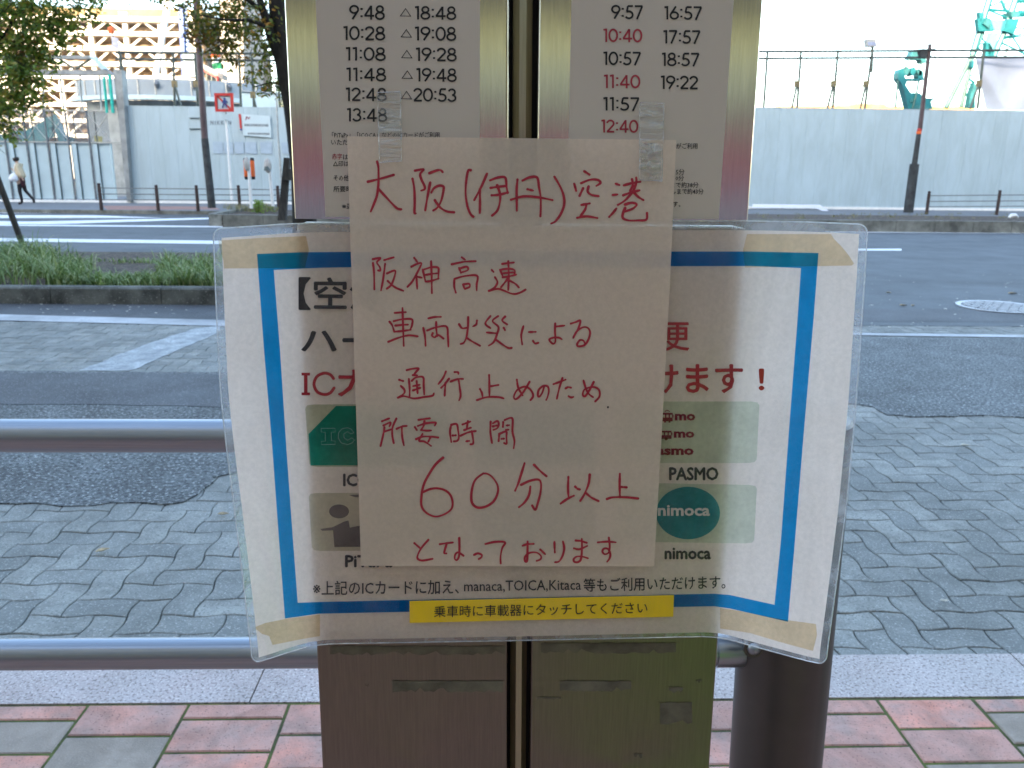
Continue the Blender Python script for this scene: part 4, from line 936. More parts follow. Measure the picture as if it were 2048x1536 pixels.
# ================================================================== PEDESTRIAN
def skin(name, chain, mt, parent, base, sub=2, s=1.0):
    """chain: list of (points, radii) joined by shared coordinates; first point is the root"""
    me = bpy.data.meshes.new(name); idx = {}; vs = []; es = []; rad = []
    for pts, rs in chain:
        prev = None
        for p, r in zip(pts, rs):
            k = tuple(round(c, 4) for c in p)
            if k not in idx: idx[k] = len(vs); vs.append(Vector(p)*s); rad.append(r*s)
            if prev is not None and prev != idx[k]: es.append((prev, idx[k]))
            prev = idx[k]
    me.from_pydata(vs, es, []); o = bpy.data.objects.new(name, me); link(o, parent, base)
    m = o.modifiers.new('skin', 'SKIN'); m.use_smooth_shade = True
    for i, r in enumerate(rad): me.skin_vertices[0].data[i].radius = (r, r)
    me.skin_vertices[0].data[0].use_root = True
    m2 = o.modifiers.new('sub', 'SUBSURF'); m2.levels = sub; m2.render_levels = sub
    me.materials.append(mt); return o
pb_ = gnd(48, 409, 0); ps = empty('person', pb_, 'person in beige jacket and dark red skirt walking left past the site gate', 'person')
sk_ = mat('skin', (.45, .29, .21), .6, 0, .05, 5); body = []
body.append(([(0, 0, .86), (0, 0, 1.0), (-.015, 0, 1.16), (-.02, 0, 1.29), (-.045, 0, 1.375), (-.06, 0, 1.43), (-.085, 0, 1.50), (-.08, 0, 1.555)], [.10, .10, .105, .105, .05, .05, .085, .06]))
body.append(([(-.02, 0, 1.29), (-.01, -.15, 1.30), (.07, -.19, 1.08), (.16, -.19, .90), (.18, -.19, .86)], [.1, .05, .038, .027, .022]))
body.append(([(-.02, 0, 1.29), (-.02, .15, 1.30), (-.10, .18, 1.08), (-.28, .14, 1.14), (-.31, .13, 1.16)], [.1, .05, .038, .027, .022]))
for k in range(5):
    a = k-2; body.append(([(.18, -.19, .86), (.185+.006*a, -.19+.016*a, .835), (.19+.006*a, -.19+.018*a, .80-(.0 if abs(a) < 2 else -.015))], [.02, .009, .008]))
    body.append(([(-.31, .13, 1.16), (-.325, .13+.014*a, 1.185), (-.335-.004*k, .13+.018*a, 1.225-(.02 if abs(a) > 1 else 0))], [.02, .009, .008]))
body.append(([(0, 0, .86), (-.01, -.085, .80), (-.04, -.085, .45), (-.0, -.085, .09), (-.05, -.085, .045), (-.13, -.085, .03)], [.1, .085, .05, .033, .033, .025]))
body.append(([(0, 0, .86), (.02, .085, .80), (.06, .085, .46), (.27, .085, .19), (.30, .085, .13), (.285, .085, .05)], [.1, .085, .05, .033, .033, .025]))
skin('body', body, sk_, ps, pb_)
dk_ = mat('black_tights', (.012, .011, .015), .8, 0, .1, 5)
skin('tights', [([(0, 0, .75), (-.01, -.085, .70), (-.04, -.085, .45), (-.0, -.085, .10), (-.05, -.085, .05), (-.145, -.085, .03)], [.05, .09, .06, .045, .045, .034]),
                ([(0, 0, .75), (.02, .085, .70), (.06, .085, .46), (.27, .085, .20), (.31, .085, .13), (.29, .085, .045)], [.05, .09, .06, .045, .045, .034])], dk_, ps, pb_)
skin('skirt', [([(0, 0, .96), (0, 0, .86), (.0, 0, .70), (.0, 0, .54)], [.12, .15, .145, .10])], mat('dark_red_skirt', (.07, .018, .025), .8, 0, .3, 12), ps, pb_)
skin('jacket', [([(-.03, 0, 1.365), (-.02, 0, 1.29), (-.01, 0, 1.15), (.02, 0, 1.0), (.05, 0, .84)], [.075, .13, .14, .16, .17]),
                ([(-.02, 0, 1.29), (.0, -.155, 1.30), (.075, -.20, 1.08), (.155, -.195, .93)], [.13, .072, .06, .05]),
                ([(-.02, 0, 1.29), (-.02, .155, 1.30), (-.10, .19, 1.09), (-.25, .15, 1.13)], [.13, .072, .06, .05])], mat('beige_jacket', (.56, .47, .32), .85, 0, .12, 8), ps, pb_)
skin('hair', [([(-.045, 0, 1.42), (-.06, 0, 1.48), (-.068, 0, 1.53), (-.078, 0, 1.565)], [.085, .10, .115, .085])], mat('dark_hair', (.018, .013, .012), .6, 0, .2, 30), ps, pb_)
for sy in (-.03, .03):
    mb = MB(); c = pb_+Vector((-.172, sy, 1.5)); mb.box(c-Vector((.004, .008, .004)), c+Vector((.004, .008, .004))); mb.build('eye', M['black'], ps)
mb = MB(); c = pb_+Vector((-.165, 0, 1.475)); mb.add([c+Vector((0, -.012, 0)), c+Vector((0, .012, 0)), c+Vector((0, 0, .03)), c+Vector((-.025, 0, -.002))], [(0, 1, 3), (1, 2, 3), (2, 0, 3)]); mb.build('nose', sk_, ps)
bg_ = empty('shoulder_bag', pb_+Vector((-.04, -.24, .78)), 'white shoulder bag hanging at the hip of the walking person', 'bag')
mb = MB(); mb.tube([pb_+Vector((-.05, -.27, 1.03)), pb_+Vector((-.06, -.28, .97)), pb_+Vector((-.08, -.29, .85)), pb_+Vector((-.08, -.29, .77))], [.04, .11, .15, .09], 12); mb.build('pouch', mat('white_bag', (.68, .70, .74), .6, 0, .1, 9), bg_, smooth=60)
mb = MB(); mb.tube([pb_+Vector((-.0, -.20, 1.36)), pb_+Vector((-.05, -.24, 1.2)), pb_+Vector((-.06, -.27, 1.0))], .012, 6); mb.build('strap', M['whitep'], bg_)
# ================================================================== NEAR GUARD RAIL
YR = 1.15
M['rail'] = mat('satin_aluminium', (.32, .355, .40), .32, .8, .06, 5, stretch=(1, 60, 60))
M['railpost'] = mat('dark_bronze_post', (.10, .094, .09), .42, .85, .08, 6)
gr_ = empty('guard_rail', (at(1570, 1500, YR).x, YR, 0), 'brushed tubular guard rail with dark end post right behind the bus stop sign', 'railing')
px_c = (at(1477, 1500, YR).x+at(1657, 1500, YR).x)/2; pr = (at(1657, 1500, YR).x-at(1477, 1500, YR).x)/2*.97
ztop = at(1700, 832, YR).z
pxt = at(1700, 832, YR).x-pr
px_b = px_c-(pxt-px_c)*.9*0
gz_ = at(1695, 918, YR).z
mb = MB(); mb.tube([(px_c, YR, -.02), (px_c+(pxt-px_c)*.9, YR, gz_-.008), (px_c+(pxt-px_c)*.9, YR, gz_-.007), (pxt, YR, gz_+.003), (pxt, YR, gz_+.004), (pxt, YR, ztop-.004), (pxt, YR, ztop)],
                    [pr, pr, pr-.006, pr-.006, pr, pr, pr-.004], 40); mb.build('post', M['railpost'], gr_, smooth=35)
mb = MB(); mb.tube([(px_c, YR, 0), (px_c, YR, .012)], pr+.045, 32); mb.build('base_flange', M['railpost'], gr_, smooth=35)
for (ya, yb_, wv) in ((871.5, 871.5, 67), (1307, 1304.5, 62)):
    L_ = at(0, ya, YR); Rr = at(440, yb_, YR); zz = (L_.z+Rr.z)/2; dep = (Vector((L_.x/2, YR, zz))-CAM).dot(FW); r_ = wv/2*dep/1657
    z_at = at(220, ya, YR).z
    mb = MB(); n_ = 40; mb.tube([(-6, YR, z_at), (px_c-pr-.03, YR, z_at)], r_, n_); mb.build('rail', M['rail'], gr_, smooth=40)
    mb = MB(); mb.tube([(px_c-pr-.055, YR, z_at), (px_c-pr-.012, YR, z_at), (px_c-pr+.02, YR, z_at)], [r_+.003, r_+.003, r_-.006], n_); mb.build('collar', M['rail'], gr_, smooth=35)
cb_ = at(1512, 1304, YR-pr+.004)
mb = MB(); prof = [(0, .0105), (-.004, .0105), (-.008, .007), (-.0105, .003), (-.011, .0005)]
mb.tube([(cb_.x, cb_.y+a+.012, cb_.z) for a, r in prof], [r for a, r in prof], 14); mb.build('bolt', M['rail'], gr_, smooth=60)
mb = MB(); mb.tube([(cb_.x, cb_.y+.016, cb_.z), (cb_.x, cb_.y+.009, cb_.z)], .016, 18); mb.build('bolt_seat', M['railpost'], gr_)
# the rail's next post further left, outside the frame
mb = MB(); mb.tube([(px_c-3.2, YR, 0), (px_c-3.2, YR, ztop)], pr, 24); mb.build('post', M['railpost'], gr_, smooth=35)

# ================================================================== BUS STOP SIGN
M['midb'] = mat('bounce_board', (.62, .56, .48), .5)  # added behind the poster to bounce light back through its centre
M['steelb'] = steel('brushed_stainless', (.80, .75, .64), .20, .75)
M['steell'] = steel('scuffed_dim_panel', (.235, .21, .175), .34, .6)  # same steel, with the dark reflection put into its base colour
M['slot'] = steel('channel_metal', (.44, .40, .30), .30, .5)
M['darkgap'] = mat('dark_gap', (.015, .014, .014), .6)
def edge_line(pt, pb__, y0=0, y1=1536, off=0.):
    a, b = pan(pt, y0, off), pan(pb__, y1, off)
    def f(z): return a.lerp(b, (a.z-z)/(a.z-b.z))
    return f
ZT, ZM = 2.12, None
bs = empty('bus_stop_sign', pan(1030, 1536)*Vector((1, 1, 0)) if False else (pan(1030, 1536).x, Y0-.05, 0), 'brushed metal twin board bus stop sign carrying two timetables', 'bus stop sign')
def board(name, xl_, xr_, z0, z1, mt, depth=.032, off=0., ch=.0007, **t):
    l, r_ = edge_line(*xl_), edge_line(*xr_); mb = MB(); rows = []
    for z in (z0, z1):
        a, b = l(z), r_(z); o_ = Vector((0, -off, 0)); c = Vector((ch, 0, 0)); d = Vector((0, depth, 0)); e = Vector((0, ch, 0))
        rows.append([a+o_+d, a+o_+e, a+o_+c, b+o_-c, b+o_+e, b+o_+d])
    n_ = 6; mb.add(rows[0]+rows[1], [(i, (i+1) % n_, n_+(i+1) % n_, n_+i) for i in range(n_)]+[tuple(range(n_-1, -1, -1)), tuple(range(n_, 2*n_))])
    return mb.build(name, mt, bs, **t)
zs = pan(1000, 441).z; zs2 = pan(1000, 452).z
board('board', (568.5, 642.5), (1014, 1012.5), zs, ZT, M['steelb'], label='upper left stainless board')
board('board', (1079, 1059.5), (1526, 1421), zs, ZT, M['steelb'], label='upper right stainless board')
zl = pan(1000, 1255).z
board('middle_board', (570.5, 644), (1016, 1013.5), zl+.002, zs-.004, M['midb'], off=-.002)
board('middle_board', (1077, 1061), (1524, 1420), zl+.002, zs-.004, M['midb'], off=-.002)
board('lower_board', (570.5, 644), (1016, 1013.5), .04, zl, M['steell'], off=-.002, label='scuffed lower left board darkened for its dim reflection')
board('lower_board', (1077, 1061), (1524, 1420), .04, zl, M['steell'], off=-.002, label='scuffed lower right board darkened for its dim reflection')
board('centre_channel', (1027.5, 1021), (1067, 1053), .02, ZT, M['slot'], .03, -.007, .004)
board('channel_lip', (1014.5, 1013.2), (1017.5, 1015.6), zs, ZT, M['steelb'], .03, .0006, .0006)
board('back_plate', (1000, 1000), (1090, 1078), .03, ZT-.01, M['darkgap'], .01, -.022, .002)
board('cap', (560, 630), (1534, 1432), ZT, ZT+.03, M['slot'], .05, .004)
mb = MB(); mb.box((pan(620, 1500).x-.05, Y0-.10, 0), (pan(1440, 1500).x+.05, Y0+.12, .035)); mb.build('base', M['slot'], bs)
def stroke2(mb, pts, w_, surf, m=0, flat=False):
    n_ = len(pts); L = []
    for i, p in enumerate(pts):
        a, b = pts[max(i-1, 0)], pts[min(i+1, n_-1)]; dx, dy = b[0]-a[0], b[1]-a[1]; l = math.hypot(dx, dy) or 1; ww = w_(i/(n_-1)) if callable(w_) else w_
        L.append(((p[0]-dy/l*ww/2, p[1]+dx/l*ww/2), (p[0]+dy/l*ww/2, p[1]-dx/l*ww/2)))
    k = len(mb.v); mb.v += [surf(*q) for pr_ in L for q in pr_]
    for i in range(n_-1): mb.f.append((k+2*i, k+2*i+1, k+2*i+3, k+2*i+2)); mb.m.append(m)
    if flat: return
    for e, s_ in ((0, -1), (n_-1, 1)):                     # round ends
        a, b = pts[e], pts[e-s_]; an = math.atan2(a[1]-b[1], a[0]-b[0]); ww = (w_(e/(n_-1)) if callable(w_) else w_)/2
        mb.poly([surf(a[0]+ww*math.cos(an+t), a[1]+ww*math.sin(an+t)) for t in [-math.pi/2+math.pi*j/6 for j in range(7)]], m)
def spl(pts, n_=6):
    if len(pts) < 3: 
        a, b = pts; return [(a[0]+(b[0]-a[0])*k/4, a[1]+(b[1]-a[1])*k/4) for k in range(5)]
    P = [pts[0]]+list(pts)+[pts[-1]]; out = []
    for i in range(1, len(P)-2):
        for k in range(n_):
            t = k/n_; a, b, c, d = P[i-1], P[i], P[i+1], P[i+2]
            out.append(tuple(.5*((2*b[j])+(c[j]-a[j])*t+(2*a[j]-5*b[j]+4*c[j]-d[j])*t*t+(3*b[j]-a[j]-3*c[j]+d[j])*t**3) for j in (0, 1)))
    out.append(tuple(pts[-1])); return out
# monoline numerals, drawn as strokes in a unit-high box
def _arc(cx_, cy_, rx, ry, a0, a1, n_=14): return [(cx_+rx*math.cos(math.radians(a0+(a1-a0)*k/n_)), cy_+ry*math.sin(math.radians(a0+(a1-a0)*k/n_))) for k in range(n_+1)]
DG = {'0': (.62, [_arc(.31, .5, .245, .435, 0, 360, 26)]), '1': (.36, [[(.055, .90), (.22, .935)], [(.235, 1), (.235, 0)]]),
      '2': (.58, [_arc(.28, .70, .215, .235, 172, -32, 12)+[(.07, .065)], [(.05, .065), (.53, .065)]]),
      '3': (.58, [_arc(.27, .72, .19, .215, 165, -85, 12), _arc(.27, .285, .22, .225, 85, -165, 13)]),
      '4': (.64, [[(.43, 0), (.43, .97)], [(.43, .95), (.06, .27)], [(.04, .27), (.61, .27)]]),
      '5': (.58, [[(.50, .935), (.18, .935)], [(.19, .935), (.125, .54)]]), '6': (.60, [_arc(.30, .305, .235, .245, 0, 360, 22), [(.40, .98), (.10, .43)]]),
      '7': (.58, [[(.04, .935), (.52, .935)], [(.50, .93), (.17, 0)]]), '8': (.60, [_arc(.30, .735, .185, .205, 0, 360, 20), _arc(.30, .28, .235, .225, 0, 360, 22)]),
      '9': (.60, [_arc(.30, .695, .235, .245, 0, 360, 22), [(.20, .02), (.50, .57)]]), ':': (.26, [[(.13, .17), (.13, .30)], [(.13, .67), (.13, .80)]])}
DG['5'][1].append([(.125, .55)]+_arc(.255, .31, .235, .25, 118, -150, 14))
def numerals(s_, box, surf, mt, parent, slope=0.):
    x0, y0, x1, y1 = box; adv = sum(DG[c][0] for c in s_)-.06; X = -.03; mb = MB(); h_ = y1-y0; kx = (x1-x0)/adv
    for c in s_:
        w_, sts = DG[c]
        for st_ in sts:
            P = [(x0+(X+a)*kx, y1-b*h_+slope*(X*kx)) for a, b in st_]
            if len(P) == 2: P = [(P[0][0]+(P[1][0]-P[0][0])*k/2, P[0][1]+(P[1][1]-P[0][1])*k/2) for k in range(3)]
            stroke2(mb, P, h_*(.16 if c == ':' else .140), surf, flat=True)
        X += w_
    return mb.build('numerals', mt, parent)
# timetable sheets
M['tt'] = mat('timetable_film', (.64, .575, .53), .42, 0, .015, 5, .05, 60, spec=.3)
K_ink, R_ink = mat('black_print', (.022, .022, .026), .5), mat('red_print', (.42, .045, .075), .5)
K2, R2 = ink('poster_black', (.03, .028, .035)), ink('poster_red', (.62, .03, .05))
Ps = lambda x, y: pan(x, y, .0009)
def ttsheet(xl0, xl1, xr0, xr1, yb_, label):
    l, r_ = edge_line(xl0, xl1, 0, 437), edge_line(xr0, xr1, 0, 437); zb = pan((xl1+xr1)/2, yb_).z; P = [l(ZT-.05), r_(ZT-.05), r_(zb), l(zb)]
    mb = MB(); mb.prism([p+Vector((0, -.0006, 0)) for p in P], (0, .0005, 0)); return mb.build('timetable_sheet', M['tt'], bs, label=label)
t1 = ttsheet(631.5, 651.5, 960, 958.5, 434.5, 'grey timetable with triangle marked evening times')
t2 = ttsheet(1143, 1134, 1467, 1437, 437.5, 'grey timetable with red and black times')
for s_, x0, y0, x1, y1 in [('9:48', 699, 10, 769, 39), ('10:28', 686, 52, 770, 80), ('11:08', 691, 94, 771, 121), ('11:48', 692, 135, 772, 162), ('12:48', 691, 175, 773, 202), ('13:48', 693, 216, 774, 243),
                           ('18:48', 829, 12, 912, 39), ('19:08', 829, 53, 912, 81), ('19:28', 831, 95, 913, 122), ('19:48', 832, 136, 913, 163), ('20:53', 827, 176, 913, 203),
                           ('9:08', 697, -32, 768, -3), ('18:08', 828, -30, 911, -3)]:
    numerals(s_, (x0, y0, x1, y1), Ps, K_ink, t1, .012)
for k, (x0, y0) in enumerate([(799.5, 16), (801, 58), (802, 99.5), (803, 140.5), (801.5, 181.5)]):
    a, b, c = (x0+11.7, y0), (x0+23, y0+17), (x0, y0+16.5); mb = MB()
    cc = ((a[0]+b[0]+c[0])/3, (a[1]+b[1]+c[1])/3); inn_ = lambda p: (p[0]+(cc[0]-p[0])*.22, p[1]+(cc[1]-p[1])*.22)
    for p, q in ((a, b), (b, c), (c, a)): mb.poly([Ps(*p), Ps(*q), Ps(*inn_(q)), Ps(*inn_(p))])
    mb.build('triangle_mark', K_ink, t1)
for s_, ik, x0, y0, x1, y1 in [('9:57', K_ink, 1223, 10, 1286, 38), ('10:40', R_ink, 1206, 57, 1284, 84), ('10:57', K_ink, 1206, 103, 1282, 130), ('11:40', R_ink, 1207, 149, 1280, 176), ('11:57', K_ink, 1206, 194, 1279, 221), ('12:40', R_ink, 1202, 239, 1276, 265),
                               ('16:57', K_ink, 1328, 12, 1404, 39), ('17:57', K_ink, 1326, 60, 1401, 87), ('18:57', K_ink, 1323, 105, 1399, 132), ('19:22', K_ink, 1321, 151, 1396, 178), ('9:40', R_ink, 1222, -36, 1287, -9), ('15:57', K_ink, 1330, -34, 1406, -8)]:
    numerals(s_, (x0, y0, x1, y1), Ps, ik, t2, .012)
for s_, ik, x0, y0, x1, y1 in [('「PiTaPa」「ICOCA」などのICカードがご利用', K_ink, 664, 264, 879, 276), ('いただ', K_ink, 662, 279, 696, 290), ('赤字', R_ink, 664, 307, 684, 319), ('は', K_ink, 686, 309, 696, 319), ('△印は', K_ink, 666, 322, 697, 333), ('その他', K_ink, 667, 350, 698, 362), ('所要時', K_ink, 667, 372, 704, 384), ('※運', K_ink, 684, 407, 707, 418)]:
    text_on(s_, (x0, y0, x1, y1), Ps, ik, t1, .0, .008, 1)
for s_, ik, x0, y0, x1, y1 in [('ドがご利用', K_ink, 1344, 286, 1395, 298), ('5分', K_ink, 1352, 338, 1369, 350), ('0分', K_ink, 1351, 351, 1368, 362), ('まで約38分', K_ink, 1341, 364, 1397, 376), ('ルまで約43分', K_ink, 1342, 377, 1407, 389), ('す。', K_ink, 1346, 403, 1361, 414)]:
    text_on(s_, (x0, y0, x1, y1), Ps, ik, t2, .0, .008, 1)
# old tape residue on the lower boards
M['residue'] = mat('tape_residue', (.155, .142, .112), .75, 0, .25, 60)
def residue(x0, y0, x1, y1, seed, slope=0.):
    rr = random.Random(seed); n_ = max(6, int((x1-x0)/9)); up_ = []; dn = []
    for i in range(n_+1):
        x = x0+(x1-x0)*i/n_; up_.append((x, y0+slope*(x-x0)+rr.uniform(-1, 1))); dn.append((x, y1+slope*(x-x0)+(rr.uniform(-9, 1) if rr.random() < .4 else rr.uniform(-2, 2))))
    mb = MB()
    for i in range(n_): mb.poly([pan(*p, -.0016) for p in (up_[i], up_[i+1], dn[i+1], dn[i])])
    mb.build('tape_residue', M['residue'], bs)
for k, a in enumerate([(660, 1292, 1010, 1309), (785, 1362, 1006, 1384), (1082, 1286, 1352, 1306), (1120, 1362, 1262, 1382), (1338, 1374, 1366, 1386), (1320, 1405, 1384, 1447), (1075, 1394, 1122, 1399), (1268, 1508, 1284, 1515), (1392, 1360, 1404, 1366), (730, 1371, 738, 1374)]): residue(*a, seed=k)

# ================================================================== LAMINATED POSTER
def curve1(pts, t):
    if t <= pts[0][0]: return pts[0][1]
    for (a, va), (b, vb) in zip(pts, pts[1:]):
        if t <= b: s_ = (t-a)/(b-a); return va+(vb-va)*s_
    return pts[-1][1]
def smooth1(pts, t, w_=.02): return sum(curve1(pts, t+d*w_) for d in (-2, -1, 0, 1, 2))/5
Tc = [(0, 458), (.06, 453), (.13, 446), (.3, 444), (.5, 442), (.83, 442), (.94, 445), (1, 450)]
Bc = [(0, 1329), (.045, 1312), (.08, 1298), (.12, 1288), (.47, 1281), (.81, 1272.5), (.887, 1297), (.98, 1326), (1, 1330)]
Lc = [(0, 426), (.15, 431), (.37, 440), (.5, 452), (.64, 468), (.8, 485), (1, 505)]
Rc = [(0, 1736), (.15, 1728), (.4, 1713), (.64, 1693), (.8, 1675), (1, 1651)]
def uv_px(u, v):
    y = smooth1(Tc, u)+(smooth1(Bc, u, .012)-smooth1(Tc, u))*v; l, r_ = smooth1(Lc, v), smooth1(Rc, v); return l+(r_-l)*u, y
CRS = [((478, 985), (520, 1040), 0.00060, 9), ((520, 1040), (560, 1180), 0.00078, 10), ((560, 1180), (585, 1260), 0.00060, 8), ((496, 1180), (540, 1230), 0.00048, 7), ((470, 905), (540, 900), 0.00042, 7), ((1560, 960), (1510, 1110), 0.00060, 12), ((1600, 760), (1690, 640), 0.00036, 10), ((1560, 860), (1600, 1240), 0.00042, 14), ((610, 470), (640, 780), 0.00072, 12), ((640, 780), (640, 1250), 0.00048, 12), ((1500, 460), (1470, 1000), 0.00060, 14), ((560, 470), (575, 640), 0.00036, 8), ((690, 640), (720, 800), 0.00036, 10)]
def p_off(px, py):
    v = max(0., min(1.1, (py-450)/850.)); le = 588+(py-440)*.052; re = 1502-(py-440)*.075
    d = max(0, le-px, px-re)/165.
    cr = 0.
    for (x0, y0), (x1, y1), am, wd in CRS:
        t = max(0, min(1, ((px-x0)*(x1-x0)+(py-y0)*(y1-y0))/((x1-x0)**2+(y1-y0)**2))); dd = math.hypot(px-x0-(x1-x0)*t, py-y0-(y1-y0)*t); cr += am*math.exp(-(dd/wd)**2)*math.sin(math.pi*max(.05, min(.95, t)))
    return cr+.0030+(.003+.024*v**1.5)*d**1.35+.0006*math.sin(px*.021)*math.sin(py*.017)
def A3(px, py, e=0.): return pan(px, py, p_off(px, py)+e)
M['a3'] = paper('poster_paper', (.95, .83, .76), (.83, .715, .645), .40, .045, 7, .35)
po = empty('laminated_poster', A3(1080, 1275), 'wide laminated card payment poster with thick blue border bent around the sign', 'poster')
iu, iv0, iv1 = .0125, .022, .010
mb = MB(); mb.grid(lambda a, b: A3(*uv_px(iu+(1-2*iu)*a, iv0+(1-iv0-iv1)*b)), 170, 110); mb.build('paper', M['a3'], po, smooth=80)
M['film'] = clear('pouch_film', .42, (.72, .76, .80), .15, .3, 50, gl=.35)
M['gloss'] = clear('film_gloss', .03, (.95, .93, .90), .14, .6, 30, (1, 1, .12), gl=.45, k=(.15, 3.4))  # milky vertical streaks stand in for light glancing off the film
mb = MB(); mb.grid(lambda a, b: A3(*uv_px(iu+(1-2*iu)*a, iv0+(1-iv0-iv1)*b), .0014), 90, 56); mb.build('film_sheet', M['gloss'], po, smooth=80)
def rrect(cu, cv, n_=8):
    pts = []
    for (ou, ov, sx, sy, a0) in ((0, 0, 1, 1, math.pi), (1, 0, -1, 1, 1.5*math.pi), (1, 1, -1, -1, 0), (0, 1, 1, -1, .5*math.pi)):
        for k in range(n_+1):
            a = a0+k/n_*math.pi/2; pts.append((ou+sx*cu+cu*math.cos(a), ov+sy*cv+cv*math.sin(a)))
    return pts
out = rrect(.0135, .02); dense = []
for i in range(len(out)):
    a, b = out[i], out[(i+1) % len(out)]; m_ = max(1, int(max(abs(a[0]-b[0]), abs(a[1]-b[1]))/.02))
    for k in range(m_): dense.append((a[0]+(b[0]-a[0])*k/m_, a[1]+(b[1]-a[1])*k/m_))
inner = [(min(1-iu, max(iu, u)), min(1-iv1, max(iv0, v))) for u, v in dense]
mb = MB(); n_ = len(dense)
mb.add([A3(*uv_px(*p), .0002) for p in dense]+[A3(*uv_px(*p), .0002) for p in inner], [(i, (i+1) % n_, n_+(i+1) % n_, n_+i) for i in range(n_)]); mb.build('film_margin', M['film'], po)
edge_m = clear('film_edge', .85, (.85, .89, .93), .1, .1, 80, gl=.3)
mb = MB(); E_ = [A3(*uv_px(*p), .0004) for p in dense]; mb.tube(E_+[E_[0]], .00045, 5); mb.build('film_edge', edge_m, po)
# print
import bmesh
def fill(mb, pts, surf, step=16.):
    bm = bmesh.new(); bm.faces.new([bm.verts.new((x, y, 0)) for x, y in pts])
    for ax in (0, 1):
        lo, hi = min(p[ax] for p in pts), max(p[ax] for p in pts); q = math.ceil(lo/step)*step
        while q < hi:
            co = Vector((q, 0, 0)) if ax == 0 else Vector((0, q, 0)); no = Vector((1, 0, 0)) if ax == 0 else Vector((0, 1, 0))
            bmesh.ops.bisect_plane(bm, geom=bm.verts[:]+bm.edges[:]+bm.faces[:], plane_co=co, plane_no=no, dist=1e-4); q += step
    bm.verts.index_update(); bm.verts.ensure_lookup_table()
    mb.add([surf(v.co.x, v.co.y) for v in bm.verts], [tuple(v.index for v in f.verts) for f in bm.faces]); bm.free()
blue = ink('blue_ink', (.012, .42, .86)); A_t = lambda x, y: A3(x, y, .0005)
def band(o_, i_, name, mt, parent, e=.00025):
    mb = MB(); n_ = 24
    def samp(pl, t): 
        L = [0]; 
        for a, b in zip(pl, pl[1:]): L.append(L[-1]+math.hypot(a[0]-b[0], a[1]-b[1]))
        t *= L[-1]
        for k in range(len(pl)-1):
            if t <= L[k+1]+1e-9: s_ = (t-L[k])/(L[k+1]-L[k]); return (pl[k][0]+(pl[k+1][0]-pl[k][0])*s_, pl[k][1]+(pl[k+1][1]-pl[k][1])*s_)
        return pl[-1]
    for k in range(n_):
        a, b, c, d = samp(o_, k/n_), samp(o_, (k+1)/n_), samp(i_, (k+1)/n_), samp(i_, k/n_); mb.poly([A3(*q, e) for q in (a, b, c, d)])
    return mb
bl = MB()
TLo, TRo, BRo, BLo = (514, 508), (1637, 506), (1576, 1243.5), (570, 1237); TLi, TRi, BRi, BLi = (547.5, 540), (1602, 536), (1549, 1209.5), (595.5, 1205.5)
top_o, top_i = [TLo, (600, 504.5), (800, 503), (1500, 503), TRo], [TLi, (640, 535.5), (800, 533), (1500, 532), TRi]
bot_o, bot_i = [BLo, (637, 1227.5), (819, 1223.5), (1428, 1212.5), (1460, 1217), BRo], [BLi, (637, 1204), (819, 1200), (1428, 1187.5), (1460, 1190), BRi]
lef_o, lef_i = [TLo, (528, 700), (545, 900), (558, 1080), BLo], [TLi, (560, 700), (573, 900), (586, 1080), BLi]
rig_o, rig_i = [TRo, (1627, 640), (1608, 860), (1590, 1080), BRo], [TRi, (1595, 640), (1578, 860), (1562, 1080), BRi]
for o_, i_ in ((top_o, top_i), (bot_o, bot_i), (lef_o, lef_i), (rig_o, rig_i)):
    fill(bl, o_+i_[::-1], lambda x, y: A3(x, y, .0004), 10.)
bl.build('blue_border', blue, po)
def px_poly(name, pts, mt, parent, e=.0003, **t):
    mb = MB(); fill(mb, pts, lambda x, y: A3(x, y, e)); return mb.build(name, mt, parent, **t)
mask = ink('masking_tape', (.93, .82, .62))
def strip_px(name, top, bot, mt, parent, e, n_=14, seed=0, surf=A3, **t):
    rr = random.Random(seed); mb = MB(); N = n_
    for k in range(N):
        q = []
        for kk in (k, k+1):
            s_ = kk/N; q.append(((curve1([(0, top[0]), (1, top[2])], s_)), curve1([(0, top[1]), (1, top[3])], s_))); q.append(((curve1([(0, bot[0]), (1, bot[2])], s_)), curve1([(0, bot[1]), (1, bot[3])], s_)))
        mb.poly([surf(*q[0], e), surf(*q[2], e), surf(*q[3], e), surf(*q[1], e)])
    return mb.build(name, mt, parent, **t)
px_poly('masking_tape', [(436, 481), (520, 476), (612, 472), (618, 500), (610, 536), (448, 537), (447, 520), (440, 500)], mask, po, .0002)
px_poly('masking_tape', [(1494, 468), (1662, 468), (1668, 478), (1684, 494), (1697, 510), (1708, 527), (1704, 531), (1490, 535), (1486, 500)], mask, po, .0002)
px_poly('masking_tape', [(508, 1255), (530, 1246), (570, 1238), (640, 1229), (640, 1272), (600, 1279), (545, 1290), (538, 1272), (524, 1268)], mask, po, .0002)
px_poly('masking_tape', [(1440, 1216), (1480, 1222), (1560, 1238), (1632, 1248), (1634, 1270), (1626, 1302), (1560, 1284), (1500, 1266), (1440, 1257)], mask, po, .0002)
def rpts(x0, y0, x1, y1, x2, y2, x3, y3, r_=.06):
    P = [(x0, y0), (x1, y1), (x2, y2), (x3, y3)]; o = []
    for i in range(4):
        p, a, b = P[i], P[i-1], P[(i+1) % 4]
        for q in ((p[0]+(a[0]-p[0])*r_, p[1]+(a[1]-p[1])*r_), (p[0]+(a[0]-p[0])*r_*.25+(b[0]-p[0])*r_*.25, p[1]+(a[1]-p[1])*r_*.25+(b[1]-p[1])*r_*.25), (p[0]+(b[0]-p[0])*r_, p[1]+(b[1]-p[1])*r_)): o.append(q)
    return o
